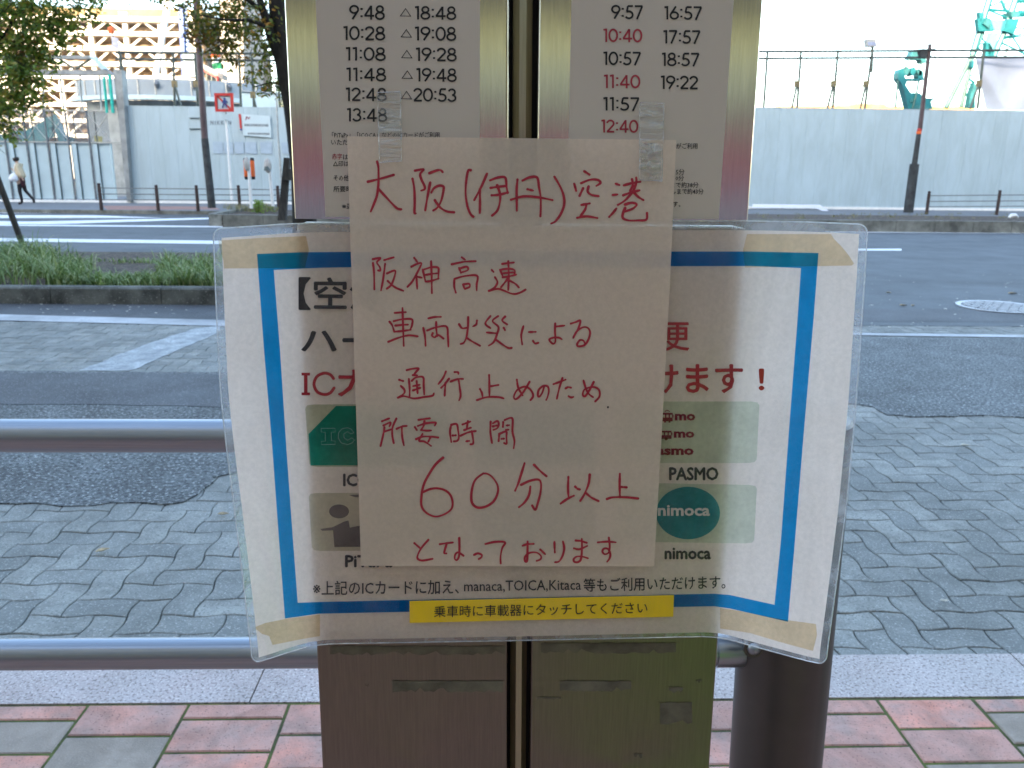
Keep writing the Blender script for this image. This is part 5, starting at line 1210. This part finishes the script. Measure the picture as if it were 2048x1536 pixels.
card1, card2, card3 = ink('card_sage', (.78, .82, .70)), ink('card_pale', (.84, .85, .77)), ink('card_mint', (.84, .93, .85))
c1 = px_poly('card_print', rpts(610, 809, 900, 808, 903, 932, 619, 934), card1, po, label='green payment card picture')
c2 = px_poly('card_print', rpts(617, 986, 905, 985, 908, 1101, 624, 1102), card2, po, label='pale payment card with violet figure')
px_poly('card_print', rpts(1240, 803, 1519, 803, 1513, 926, 1232, 926), card3, po, .0003, label='mint payment card with vehicle pictures')
px_poly('card_print', rpts(1232, 965, 1514, 970, 1508, 1087, 1224, 1083), card3, po, .0003, label='mint payment card with blue oval')
px_poly('card_print', rpts(945, 807, 1188, 806, 1190, 929, 948, 931), ink('card_deep', (.35, .55, .58)), po, label='deep teal payment card hidden under the notice')
px_poly('card_print', rpts(948, 984, 1190, 983, 1190, 1099, 950, 1101), ink('card_olive', (.55, .60, .50)), po, label='olive payment card hidden under the notice')
tealk = ink('teal_ink', (.10, .68, .68))
px_poly('card_shape', [(672, 812), (900, 811), (902, 930), (621, 931), (617, 868)], tealk, po, .0004)
# outlined letters on the teal card
def outline_text(body, box, parent, mt, e):
    vs, fs = glyphs(body, .0, 2)
    return text_on(body, box, lambda x, y: A3(x, y, e), mt, parent)
lt_out = mat('pale_outline_print', (.22, .42, .42), .5)
mb = MB()
e4 = lambda x, y: A3(x, y, .0006)
Iq = lambda *p: [(440+x/2.743, 780+y/2.743) for x, y in p]
for pl in (Iq((555, 210), (632, 210), (632, 230), (610, 232), (611, 278), (632, 280), (632, 298), (556, 300), (556, 282), (578, 280), (577, 232), (555, 230), (555, 210)),
           Iq((735, 235), (720, 215), (700, 207), (670, 212), (650, 235), (648, 262), (665, 290), (700, 300), (725, 290), (738, 275), (722, 262), (700, 276), (680, 262), (680, 240), (700, 228), (715, 240), (735, 235))):
    stroke2(mb, pl, 1.1, e4)
mb.build('lettering', lt_out, po)
# violet figure
vio = ink('violet_ink', (.52, .50, .58)); mb = MB()
fill(mb, [(440+653/2.743+20*math.cos(t), 780+666/2.743+14*math.sin(t)) for t in [2*math.pi*k/28 for k in range(28)]], e4)
fill(mb, Iq((550, 762), (620, 752), (680, 722), (705, 715), (712, 755), (780, 742), (800, 745), (800, 860), (628, 862), (620, 770), (560, 772)), e4); mb.poly([e4(*p) for p in Iq((708, 576), (790, 572), (790, 590), (740, 588))])
mb.build('card_shape', vio, po)
# blue oval
oval = ink('oval_ink', (.15, .62, .78)); mb = MB(); N_ = 48
for q_ in range(8):
    for k in range(N_):
        c4 = [(q_/8, k), (q_/8, k+1), ((q_+1)/8, k+1), ((q_+1)/8, k)]
        P = [e4(1376+64*r_*math.cos(2*math.pi*a_/N_), 1026+52.5*r_*math.sin(2*math.pi*a_/N_)) for r_, a_ in c4]; mb.poly(P if q_ else [P[0], P[2], P[3]])
mb.build('card_shape', oval, po)
palep = mat('pale_print', (.60, .60, .57), .5)
text_on('nimoca', (1316, 1010, 1420, 1032), lambda x, y: A3(x, y, .0010), palep, po, .0, .028)
# red vehicle pictures and words on the mint card
redk = ink('card_red', (.60, .10, .22))
G3 = lambda x, y: (1280+x/3.073, 620+y/3.073)
def gpoly(mb, *p, e=.0006): mb.poly([A3(*G3(*q), e) for q in p])
mb = MB()
for (x, y, w_, h_) in ((135, 632, 66, 52), (128, 742, 66, 50)):
    gpoly(mb, (x, y), (x+w_, y), (x+w_, y+h_*.22), (x, y+h_*.22)); gpoly(mb, (x, y+h_*.55), (x+w_, y+h_*.55), (x+w_, y+h_), (x, y+h_))
    for k in range(4): gpoly(mb, (x+w_*k/3-3*(k > 0), y+h_*.22), (x+w_*k/3+5, y+h_*.22), (x+w_*k/3+5, y+h_*.55), (x+w_*k/3-3*(k > 0), y+h_*.55))
gpoly(mb, (148, 683), (160, 683), (160, 692), (148, 692)); gpoly(mb, (175, 683), (187, 683), (187, 692), (175, 692)); gpoly(mb, (150, 622), (166, 613), (185, 622), (182, 626), (166, 618), (153, 626))
mb.poly([A3(*G3(161+10*math.cos(t), 792+9*math.sin(t)), .0006) for t in [2*math.pi*k/14 for k in range(14)]])
mb.build('vehicle_picture', redk, po)
for s_, b_ in (('mo', (214, 638, 340, 680)), ('mo', (208, 746, 334, 786)), ('asmo', (102, 850, 330, 892))):
    a, b = G3(b_[0], b_[1]), G3(b_[2], b_[3]); text_on(s_, (a[0], a[1], b[0], b[1]), e4, redk, po, 0, .04)
# headline text
KP, RP = mat('poster_black_print', (.03, .028, .035), .45), mat('poster_red_print', (.40, .02, .035), .45)
def bold_text(body, box, surf_e, mt, parent, slope=0., w_=1.2, bold=.006):
    vs, fs = glyphs(body, bold, 2); x0, y0, x1, y1 = box; x0 += w_/2; x1 -= w_/2; y0 += w_/2; y1 -= w_/2
    xa, xb = min(v[0] for v in vs), max(v[0] for v in vs); ya, yb_ = min(v[1] for v in vs), max(v[1] for v in vs); mb = MB()
    for i, (dx, dy) in enumerate(((0, 0), (-1, 0), (1, 0), (0, -1), (0, 1))):
        mb.add([A3(x0+(v[0]-xa)/(xb-xa)*(x1-x0)+dx*w_/2, y1-(v[1]-ya)/(yb_-ya)*(y1-y0)+slope*(v[0]-xa)/(xb-xa)*(x1-x0)+dy*w_/2, .0006+.00002*i) for v in vs], fs)
    return mb.build('lettering', mt, parent)
for s_, box, mt, sl_, bd_ in [('【空港', (597, 554, 772, 620), KP, .01, 2.6), ('ハー', (602, 661, 752, 703), KP, 0, 3.2), ('便', (1312, 641, 1379, 702), RP, 0, 1.4), ('カ', (675, 739, 748, 793), RP, 0, 2.2), ('けます', (1303, 728, 1486, 787), RP, 0, 2.4), ('！', (1517, 737, 1529, 781), mat('bright_red_print', (.50, .05, .03), .5), 0, 2.5),
                         ('ICOCA', (686, 947, 785, 973), KP, 0, 2.2), ('PiTaPa', (690, 1110, 785, 1135), KP, 0, 2.2), ('PASMO', (1338, 934, 1437, 961), KP, 0, 2.2), ('nimoca', (1329, 1095, 1422, 1119), KP, 0, 2.2),
                         ('※上記のICカードに加え、', (626, 1162, 918, 1191), KP, -.010, .5), ('manaca,TOICA,Kitaca', (928, 1162, 1162, 1186), KP, -.013, .3), ('等もご利用いただけます。', (1167, 1157, 1451, 1184), KP, -.022, .5)]:
    bold_text(s_, box, None, mt, po, sl_, bd_, 0)
mb = MB()                                                  # slab serif IC
for r_ in ((603, 745.5, 620, 751), (603, 785, 620, 790.5), (608, 751, 615, 785)): mb.poly([A_t(r_[0]+(a*(r_[2]-r_[0])), r_[1]+b*(r_[3]-r_[1])) for a, b in ((0, 0), (1, 0), (1, 1), (0, 1))])
stroke2(mb, spl([(667, 757), (660, 749), (648, 746.5), (634, 753), (628, 768), (634, 783), (648, 789), (660, 786), (668, 776)]), 6, A_t); mb.build('lettering', RP, po)
yl = MB(); yel = ink('yellow_label', (.95, .74, .02)); q0, q1, q2, q3 = (819, 1202), (1348, 1190), (1346.5, 1233.5), (819, 1246)
def yq(u, v): a = (q0[0]+(q1[0]-q0[0])*u, q0[1]+(q1[1]-q0[1])*u); b = (q3[0]+(q2[0]-q3[0])*u, q3[1]+(q2[1]-q3[1])*u); return (a[0]+(b[0]-a[0])*v, a[1]+(b[1]-a[1])*v)
yl.grid(lambda u, v: A3(*yq(u, v), .0012), 20, 2); yo = yl.build('yellow_label', mat('yellow_label_paper', (.90, .62, .015), .5, 0, .03, 6), po)
text_on('乗車時に車載器にタッチしてください', (868, 1212, 1295, 1235), lambda x, y: A3(x, y, .0018), K_ink, yo, -.019, 0)

# ================================================================== HANDWRITTEN NOTICE
def n_off(px, py):
    v = (py-277)/856.; u = (px-700)/620.
    return .0060+.0014*math.sin(v*2.4+.4)+.0012*v*v+.0007*math.sin(u*7+v*3)+.0010*max(0, (u-.75))*4*v
def A4(px, py, e=0.): return pan(px, py, n_off(px, py)+e)
NL = [(0, 694), (.2, 699.5), (.4, 705.5), (1, 722)]; NR = [(0, 1352.5), (.33, 1340), (.66, 1325), (1, 1308)]
def n_px(u, v): y = (272.5+7.5*u)+((1131.5+1.5*u)-(272.5+7.5*u))*v; l, r_ = curve1(NL, v), curve1(NR, v); return l+(r_-l)*u, y
M['a4'] = paper('notice_paper', (.97, .835, .735), (.945, .81, .71), .32, .012, 5, .2, .4, .13)
no = empty('handwritten_notice', A4(1015, 1130), 'white paper notice with red handwritten Japanese taped over the poster', 'notice')
mb = MB(); mb.grid(lambda a, b: A4(*n_px(a, b)), 40, 50); mb.build('paper', M['a4'], no, smooth=80)
mk = mat('red_marker', (.44, .030, .058), .6, 0, .16, 260, col2=(.36, .02, .045)); mk_dark = mat('dark_dot', (.03, .02, .02), .6)
CR = {'A': (690, 270, 4.518), 'B': (1020, 270, 4.518), 'C': (720, 600, 5.121), 'D': (980, 600, 5.121), 'E': (800, 890, 5.908), 'F': (1020, 890, 5.907)}
INK = {
'1': [('A', [((207,422),(300,400),(440,360)), ((290,240),(302,300),(302,430),(290,540),(262,620),(232,692)), ((300,485),(370,560),(440,635),(475,665),(508,672)),
       ((632,322),(712,310),(680,350),(690,400),(718,460),(718,490),(688,503)), ((610,395),(625,480),(630,600),(628,700),(640,708)), ((762,345),(830,320),(865,318),(882,335)), ((770,430),(745,560),(725,680)), ((780,520),(805,480),(850,458),(888,465),(890,500),(870,590),(835,655),(797,682)), ((812,590),(860,655),(920,690),(985,698)),
       ((1135,318),(1112,325),(1095,420),(1090,530),(1105,640),(1135,715),(1160,738)), ((1283,350),(1230,470),(1168,588)), ((1218,490),(1220,600),(1218,705)), ((1310,410),(1380,385),(1447,385),(1460,470),(1470,525)), ((1315,478),(1380,468),(1460,460)), ((1325,545),(1390,540),(1475,518)), ((1375,455),(1400,530),(1400,600),(1378,680),(1330,728))]),
      ('B', [((68,402),(60,500),(62,685)), ((112,412),(180,382),(245,385),(262,470),(278,580),(275,735)), ((158,490),(208,502)), ((8,585),(120,555),(250,562),(385,588)), ((402,378),(455,470),(487,560),(487,640),(455,720),(410,780),(372,800)),
       ((672,328),(718,358)), ((580,440),(598,505)), ((643,435),(720,405),(790,405),(818,432),(780,460)), ((660,482),(628,550)), ((710,465),(702,510),(735,540),(800,552)), ((645,632),(720,618)), ((690,625),(680,670),(637,732)), ((607,748),(690,735),(790,750)),
       ((955,440),(988,452)), ((928,542),(970,537)), ((1028,455),(1100,435),(1178,422)), ((1102,400),(1110,450),(1085,505)), ((1140,385),(1140,430),(1110,510),(1040,590),(975,632)), ((1022,545),(1090,520),(1170,500)), ((1110,510),(1160,560),(1205,588)), ((960,665),(930,705),(895,740)), ((1040,628),(1100,612),(1145,628),(1110,665),(1040,690)), ((1040,660),(1018,720),(1025,755),(1075,772),(1150,772),(1230,765),(1238,705))])],
'2': [('A', [((252,1122),(320,1112),(288,1150),(315,1195),(318,1225),(300,1224)), ((252,1155),(262,1240),(265,1395)), ((355,1130),(440,1105)), ((362,1165),(345,1300),(325,1405)), ((380,1250),(447,1225),(452,1260),(420,1350),(378,1388)), ((385,1318),(450,1375),(528,1408)),
       ((625,1110),(652,1145)), ((600,1190),(650,1165),(690,1160),(660,1230),(610,1320),(565,1372)), ((645,1255),(648,1320),(652,1390)), ((650,1280),(695,1290)), ((702,1215),(715,1270),(727,1322)), ((705,1218),(780,1195),(840,1198),(845,1240),(842,1295)), ((722,1265),(780,1255),(830,1250)), ((728,1325),(780,1318),(845,1297)), ((778,1140),(783,1280),(785,1430)),
       ((1055,1105),(1085,1128)), ((965,1168),(1080,1145),(1180,1140)), ((1030,1200),(1048,1245)), ((1040,1205),(1100,1190),(1110,1220),(1050,1242)), ((988,1300),(987,1370),(1002,1425)), ((990,1300),(1080,1275),(1193,1272),(1190,1350),(1190,1405)), ((1067,1350),(1080,1388)), ((1070,1350),(1122,1345),(1125,1372),(1085,1390)),
       ((1325,1218),(1342,1237)), ((1355,1285),(1377,1330),(1350,1380),(1297,1408)), ((1300,1408),(1380,1390),(1440,1408),(1500,1432),(1541,1436),(1591,1420),(1631,1397)), ((1420,1165),(1470,1158),(1525,1152)), ((1400,1217),(1415,1250),(1428,1285)), ((1410,1217),(1480,1208),(1532,1222),(1530,1262)), ((1425,1285),(1480,1278),(1545,1262)), ((1425,1250),(1520,1240)), ((1475,1140),(1480,1270),(1475,1400)), ((1470,1300),(1410,1375)), ((1491,1318),(1540,1345),(1570,1377))])],
'3': [('C', [((355,132),(470,124)), ((435,82),(440,250),(448,470)), ((302,222),(330,260),(350,325)), ((345,217),(430,198),(530,198),(532,260),(512,305)), ((362,262),(430,255),(490,252)), ((352,325),(430,318),(520,305)), ((290,428),(400,385),(500,362),(590,372)),
       ((700,188),(760,175),(828,172)), ((648,285),(665,370),(672,468)), ((688,312),(780,280),(885,272),(900,370),(905,478)), ((780,225),(782,300),(790,370)), ((745,340),(738,365),(765,382),(800,358),(855,395)),
       ((1015,248),(1045,288),(1092,285)), ((1198,210),(1190,250),(1157,270)), ((1108,175),(1105,280),(1090,380),(1065,435),(1032,450)), ((1092,388),(1150,425),(1228,468)),
       ((1335,165),(1284,240),(1335,288)), ((1415,165),(1357,215),(1417,275),(1405,345),(1370,430),(1318,468)), ((1486,170),(1456,210),(1506,250)), ((1472,285),(1484,308)), ((1298,332),(1400,342)), ((1396,410),(1470,462),(1521,492),(1553,490))]),
      ('D', [((342,268),(320,360),(330,455)), ((398,328),(468,326)), ((440,418),(462,445),(495,438)), ((668,240),(665,320),(670,420),(645,448),(607,408),(640,388),(700,385),(735,402)), ((675,272),(762,262)),
       ((828,242),(880,225),(925,212),(905,290),(852,390)), ((856,380),(890,320),(950,280),(1000,285),(1025,330),(1010,400),(970,460),(910,475),(892,455),(920,412),(955,415),(970,440))])],
'4': [('C', [((478,718),(540,704),(600,702),(575,735),(548,768)), ((540,770),(587,772)), ((500,808),(508,900),(508,985)), ((530,828),(570,795),(645,790),(652,870),(658,968)), ((580,830),(585,890),(590,955)), ((545,882),(612,868)), ((545,925),(615,900)), ((402,817),(442,830)), ((418,880),(455,920),(448,960),(388,1000)), ((388,1000),(450,985),(550,1008),(650,995),(740,980),(757,955)),
       ((880,732),(850,800),(802,862)), ((912,805),(870,860),(830,900)), ((875,850),(870,920),(867,980)), ((968,738),(1003,740),(1008,758)), ((928,835),(1000,810),(1055,808)), ((1010,820),(1022,900),(1030,980),(1015,1028)),
       ((1322,768),(1325,880),(1325,985)), ((1330,885),(1418,870)), ((1228,912),(1248,950),(1255,990)), ((1198,1025),(1300,995),(1420,995),(1471,1008))]),
      ('D', [((275,815),(290,900),(335,978)), ((405,838),(350,930),(290,1000),(257,1015),(245,985),(280,920),(350,888),(400,905),(435,950),(440,990),(415,1025)), ((555,885),(535,950),(505,990),(490,975),(500,920),(545,880),(590,885),(602,930),(590,990),(575,1025)),
       ((650,862),(710,840),(775,815)), ((742,800),(710,900),(685,1010)), ((775,905),(800,893),(830,898)), ((805,985),(830,998),(855,992)), ((958,825),(980,900),(1010,960),(1055,995)), ((1062,840),(1020,920),(975,985),(950,970),(965,920),(1020,895),(1080,895),(1120,930),(1120,990),(1078,1038))])],
'5': [('C', [((225,1242),(260,1228),(300,1212)), ((240,1285),(305,1255),(312,1270),(300,1295)), ((250,1305),(240,1370),(210,1495)), ((248,1348),(320,1325)), ((372,1215),(335,1300),(330,1380),(345,1465)), ((375,1320),(430,1295),(478,1290)), ((428,1300),(432,1400),(450,1490)),
       ((600,1228),(660,1218),(715,1212)), ((562,1302),(582,1332)), ((592,1290),(680,1262),(775,1255),(765,1285)), ((660,1240),(650,1290),(625,1332)), ((625,1332),(680,1338),(730,1336)), ((640,1372),(605,1440),(660,1450),(728,1495)), ((722,1405),(700,1450)), ((575,1425),(640,1400),(730,1400),(800,1408)),
       ((935,1275),(922,1350),(935,1455)), ((935,1278),(990,1272),(1005,1340),(1012,1410),(995,1442),(962,1448)), ((950,1388),(980,1386)), ((1050,1275),(1130,1245)), ((1105,1240),(1092,1325)), ((1068,1332),(1135,1308)), ((1030,1390),(1110,1355),(1185,1342)), ((1145,1345),(1157,1420),(1158,1470),(1132,1478)), ((1088,1447),(1118,1443)), ((1338,1245),(1335,1350),(1352,1465))]),
      ('D', [((30,1262),(75,1240),(90,1270),(75,1312),(35,1330)), ((30,1294),(72,1285)), ((135,1250),(132,1300)), ((150,1230),(205,1208),(232,1225),(230,1350),(250,1440),(242,1520)), ((170,1285),(195,1282)), ((165,1330),(190,1328)), ((95,1375),(88,1445)), ((95,1372),(165,1347),(168,1400),(170,1470),(145,1465)), ((118,1422),(148,1420))])],
'6': [('E', [((508,150),(420,230),(340,350),(280,470),(254,600),(255,720),(310,800),(410,845),(510,825),(600,765),(622,690),(600,600),(540,540),(450,513),(360,520),(275,555)), ((985,335),(900,400),(860,480),(842,600),(855,690),(920,740),(1020,725),(1110,660),(1155,560),(1150,470),(1090,380),(1030,340),(980,337))]),
      ('F', [((172,215),(130,350),(95,460),(60,540)), ((285,235),(350,300),(430,368)), ((132,470),(230,425),(330,408),(365,450),(360,560),(330,680),(300,765),(262,715)), ((240,490),(225,590),(170,680),(105,735)),
       ((690,378),(685,500),(690,605)), ((598,692),(680,635),(755,598)), ((770,492),(795,515),(825,525)), ((942,350),(930,450),(885,570),(830,660)), ((900,570),(960,620),(1045,662)), ((1298,340),(1295,480),(1300,620)), ((1300,495),(1378,500)), ((1145,638),(1220,617),(1380,618),(1515,632))])],
'7': [('E', [((170,1160),(240,1222)), ((335,1120),(250,1220),(207,1310),(215,1350),(270,1365),(385,1345)), ((470,1172),(550,1160),(625,1152)), ((555,1160),(522,1270),(548,1282)), ((700,1100),(702,1240),(695,1320),(670,1360),(645,1340),(655,1290),(690,1270),(750,1308)), ((875,1298),(920,1280),(965,1298),(962,1325),(930,1348)), ((1008,1170),(1120,1145),(1240,1150),(1207,1220),(1188,1320),(1190,1400))]),
      ('F', [((148,1190),(205,1172),(280,1168)), ((208,1140),(206,1280),(200,1370),(177,1370),(178,1320),(230,1275),(310,1270),(365,1310),(360,1350),(315,1368)), ((358,1235),(415,1290)), ((525,1145),(527,1210),(530,1270)), ((625,1140),(640,1220),(620,1310),(580,1375),(532,1385)),
       ((778,1128),(840,1135),(905,1155)), ((755,1220),(820,1232),(912,1192)), ((848,1110),(850,1220),(840,1340),(810,1380),(765,1382),(752,1350),(790,1318),(860,1320),(920,1338)), ((1038,1150),(1150,1142),(1250,1150)), ((1168,1095),(1178,1200),(1165,1270),(1120,1290),(1092,1260),(1110,1225),(1160,1230),(1185,1290),(1175,1340),(1147,1380))])]}
rr = random.Random(3); lay = 0
for ln in '1234567':
    mb = MB()
    for cr_, sts in INK[ln]:
        ox, oy, sc_ = CR[cr_]
        for s_ in sts:
            pts = spl([(ox+x/sc_, oy+y/sc_) for x, y in s_]); lay = (lay+1) % 12; base = {'6': 4.9, '1': 5.2}.get(ln, 4.4)
            ph = rr.uniform(0, 6); wf = (lambda t, b=base, p_=ph: b*(1+.13*math.sin(t*7+p_)+.06*math.sin(t*17+p_*2)-.14*t))
            stroke2(mb, pts, wf, lambda x, y, L_=lay: A4(x, y, .00022+L_*.000012))
    mb.build('handwritten_line', mk, no)
mb = MB(); c = (980+1208/5.121, 600+1098/5.121); mb.poly([A4(c[0]+2*math.cos(t), c[1]+2.3*math.sin(t), .0003) for t in [2*math.pi*k/10 for k in range(10)]]); mb.build('ink_dot', mk_dark, no)
# clear tape
M['tape'] = clear('clear_tape', .17, (.80, .82, .70), .12, 1.0, 60, (.5, 1, 5), gl=.5, k=(.2, 3.6)); M['tape2'] = clear('glossy_tape', .5, (.66, .70, .68), .10, .9, 90, gl=.5)  # milky streak pattern of the tape also carries the wrinkle highlights
def tape(name, quad_, label, segs=30, offs=None, glare_span=None):
    root = empty(name, pan(quad_[3][0], quad_[3][1], .009), label, 'tape'); mb = MB()
    ytop = 272 if quad_[0][1] < 272 else 0
    def f(u, v):
        a = (quad_[0][0]+(quad_[1][0]-quad_[0][0])*u, quad_[0][1]+(quad_[1][1]-quad_[0][1])*u); b = (quad_[3][0]+(quad_[2][0]-quad_[3][0])*u, quad_[3][1]+(quad_[2][1]-quad_[3][1])*u)
        x, y = a[0]+(b[0]-a[0])*v, a[1]+(b[1]-a[1])*v
        t = max(0, min(1, (y-245)/34.)); t = t*t*(3-2*t); o_ = .0016+(n_off(x, max(y, 277))+.0006-.0016)*t
        wr = .0007*noise.noise(Vector((x*.03, y*.13, 3)))+.0006*noise.noise(Vector((x*.09, y*.36, 8)))
        return pan(x, y, o_+abs(wr)+.0002)
    mb.grid(f, 14, segs*2); mb.build('strip', M['tape'], root, smooth=180)
    mb = MB(); mb.tube([f(0, v/20) for v in range(21)], .00022, 4); mb.tube([f(1, v/20) for v in range(21)], .00022, 4); mb.tube([f(u/8, 1) for u in range(9)], .0003, 4); mb.tube([f(u/8, 0) for u in range(9)], .0003, 4); mb.build('strip_edge', M['tape2'], root)
    if glare_span:
        mb = MB(); mb.grid(lambda u, v: (lambda p: p+Vector((0, -.0004-.0006*math.sin(u*math.pi)*math.sin(v*math.pi), 0)))(f(.04+.9*u, glare_span[0]+(glare_span[1]-glare_span[0])*v)), 12, 12); mb.build('tape_glare', M['tape2'], root, smooth=180)  # raised milky patch stands in for glare on the tape
tape('clear_tape', [(755, 185), (801, 184), (803, 322), (759, 325)], 'wrinkled clear tape strip over 12:48 holding the upper left of the notice', glare_span=None)
tape('clear_tape', [(1280, 205), (1328, 207), (1324, 362), (1279, 360)], 'glossy clear tape strip beside 12:40 holding the upper right of the notice', glare_span=(.52, .98))

# ================================================================== ADDED SHELTER BEHIND THE VIEWER, DARKENS THE SIGN FRONT
sh = empty('shade_shelter', (0, -2, 0), 'unseen flat roofed shelter added behind the viewer to darken the sign front', 'shelter')
mb = MB(); mb.box((-6, -4.2, 2.62), (6, -2.5, 2.80)); mb.build('roof', mat('shade_roof', (.22, .19, .16), .6, 0, .1, 2), sh)
mb = MB(); mb.box((-6.1, -2.5, 2.56), (6.1, -2.41, 2.86)); mb.build('fascia', M['steel_gal'], sh)
for x_ in (-5.6, 5.6):
    mb = MB(); mb.box((x_-.06, -2.2, 0), (x_+.06, -2.08, 2.62)); mb.build('post', M['railpost'], sh)
# ================================================================== ACROSS THE PAVEMENT, BEHIND THE CAMERA
YK = -6.0; HB = 19.6
bk = empty('shop_building', (0, YK-5, 0), 'long street building behind the viewer that shades the street', 'building')
wallm = mat('buff_tile_wall', (.86, .66, .48), .8, 0, .12, .7); glassd = mat('dark_glass', (.03, .035, .04), .15); cream = mat('cream_band', (.62, .52, .30), .5, 0, .05, 1)
mb = MB(); mb.box((-90, YK-12, 0), (90, YK, HB)); mb.build('wall', wallm, bk)
def bx(name, a, b, mt): m_ = MB(); m_.box(a, b); m_.build(name, mt, bk)
for nm, z0, z1, dp, c_ in (('yellow_band', 2.80, 4.0, .25, (.92, .70, .24)), ('grey_band', 2.45, 2.795, .20, (.50, .46, .30)), ('dark_band', 2.20, 2.445, .12, (.20, .22, .17)), ('red_band', 1.72, 2.195, .22, (.42, .08, .11)), ('lilac_band', 1.34, 1.715, .24, (.30, .29, .38)), ('brown_band', 0, 1.335, .26, (.10, .08, .07))):  # invented colour bands, placed to be reflected in the steel boards
    bx(nm, (-60, YK+.002, z0), (60, YK+dp, z1), mat(nm+'_paint', c_, .5, 0, .05, 1))
for r_ in range(3):
    for k in range(-14, 15): bx('window', (k*4-1.3, YK+.002, 5.0+r_*4.2), (k*4+1.3, YK+.06, 7.4+r_*4.2), glassd)
bn = MB(); gb = at(1300, 1400, .55); gx = .62  # unseen green box, added for the green reflection in the lower board
gbn = empty('reflection_bin', (gx, -1.0, 0), 'unseen green bin added behind the viewer to be reflected in the lower board', 'bin')
bn.prism([(gx-.14, -1.30, 0), (gx+.50, -1.30, 0), (gx+.50, -.65, 0), (gx-.14, -.65, 0)], (0, 0, .85)); bn.build('body', mat('reflection_green', (.24, .44, .03), .5, 0, .1, 4), gbn)
ln_ = MB(); ln_.prism([(gx-.17, -1.33, .85), (gx+.53, -1.33, .85), (gx+.53, -.62, .85), (gx-.17, -.62, .85)], (0, 0, .07)); ln_.build('lid', mat('reflection_lid', (.22, .38, .03), .5), gbn)
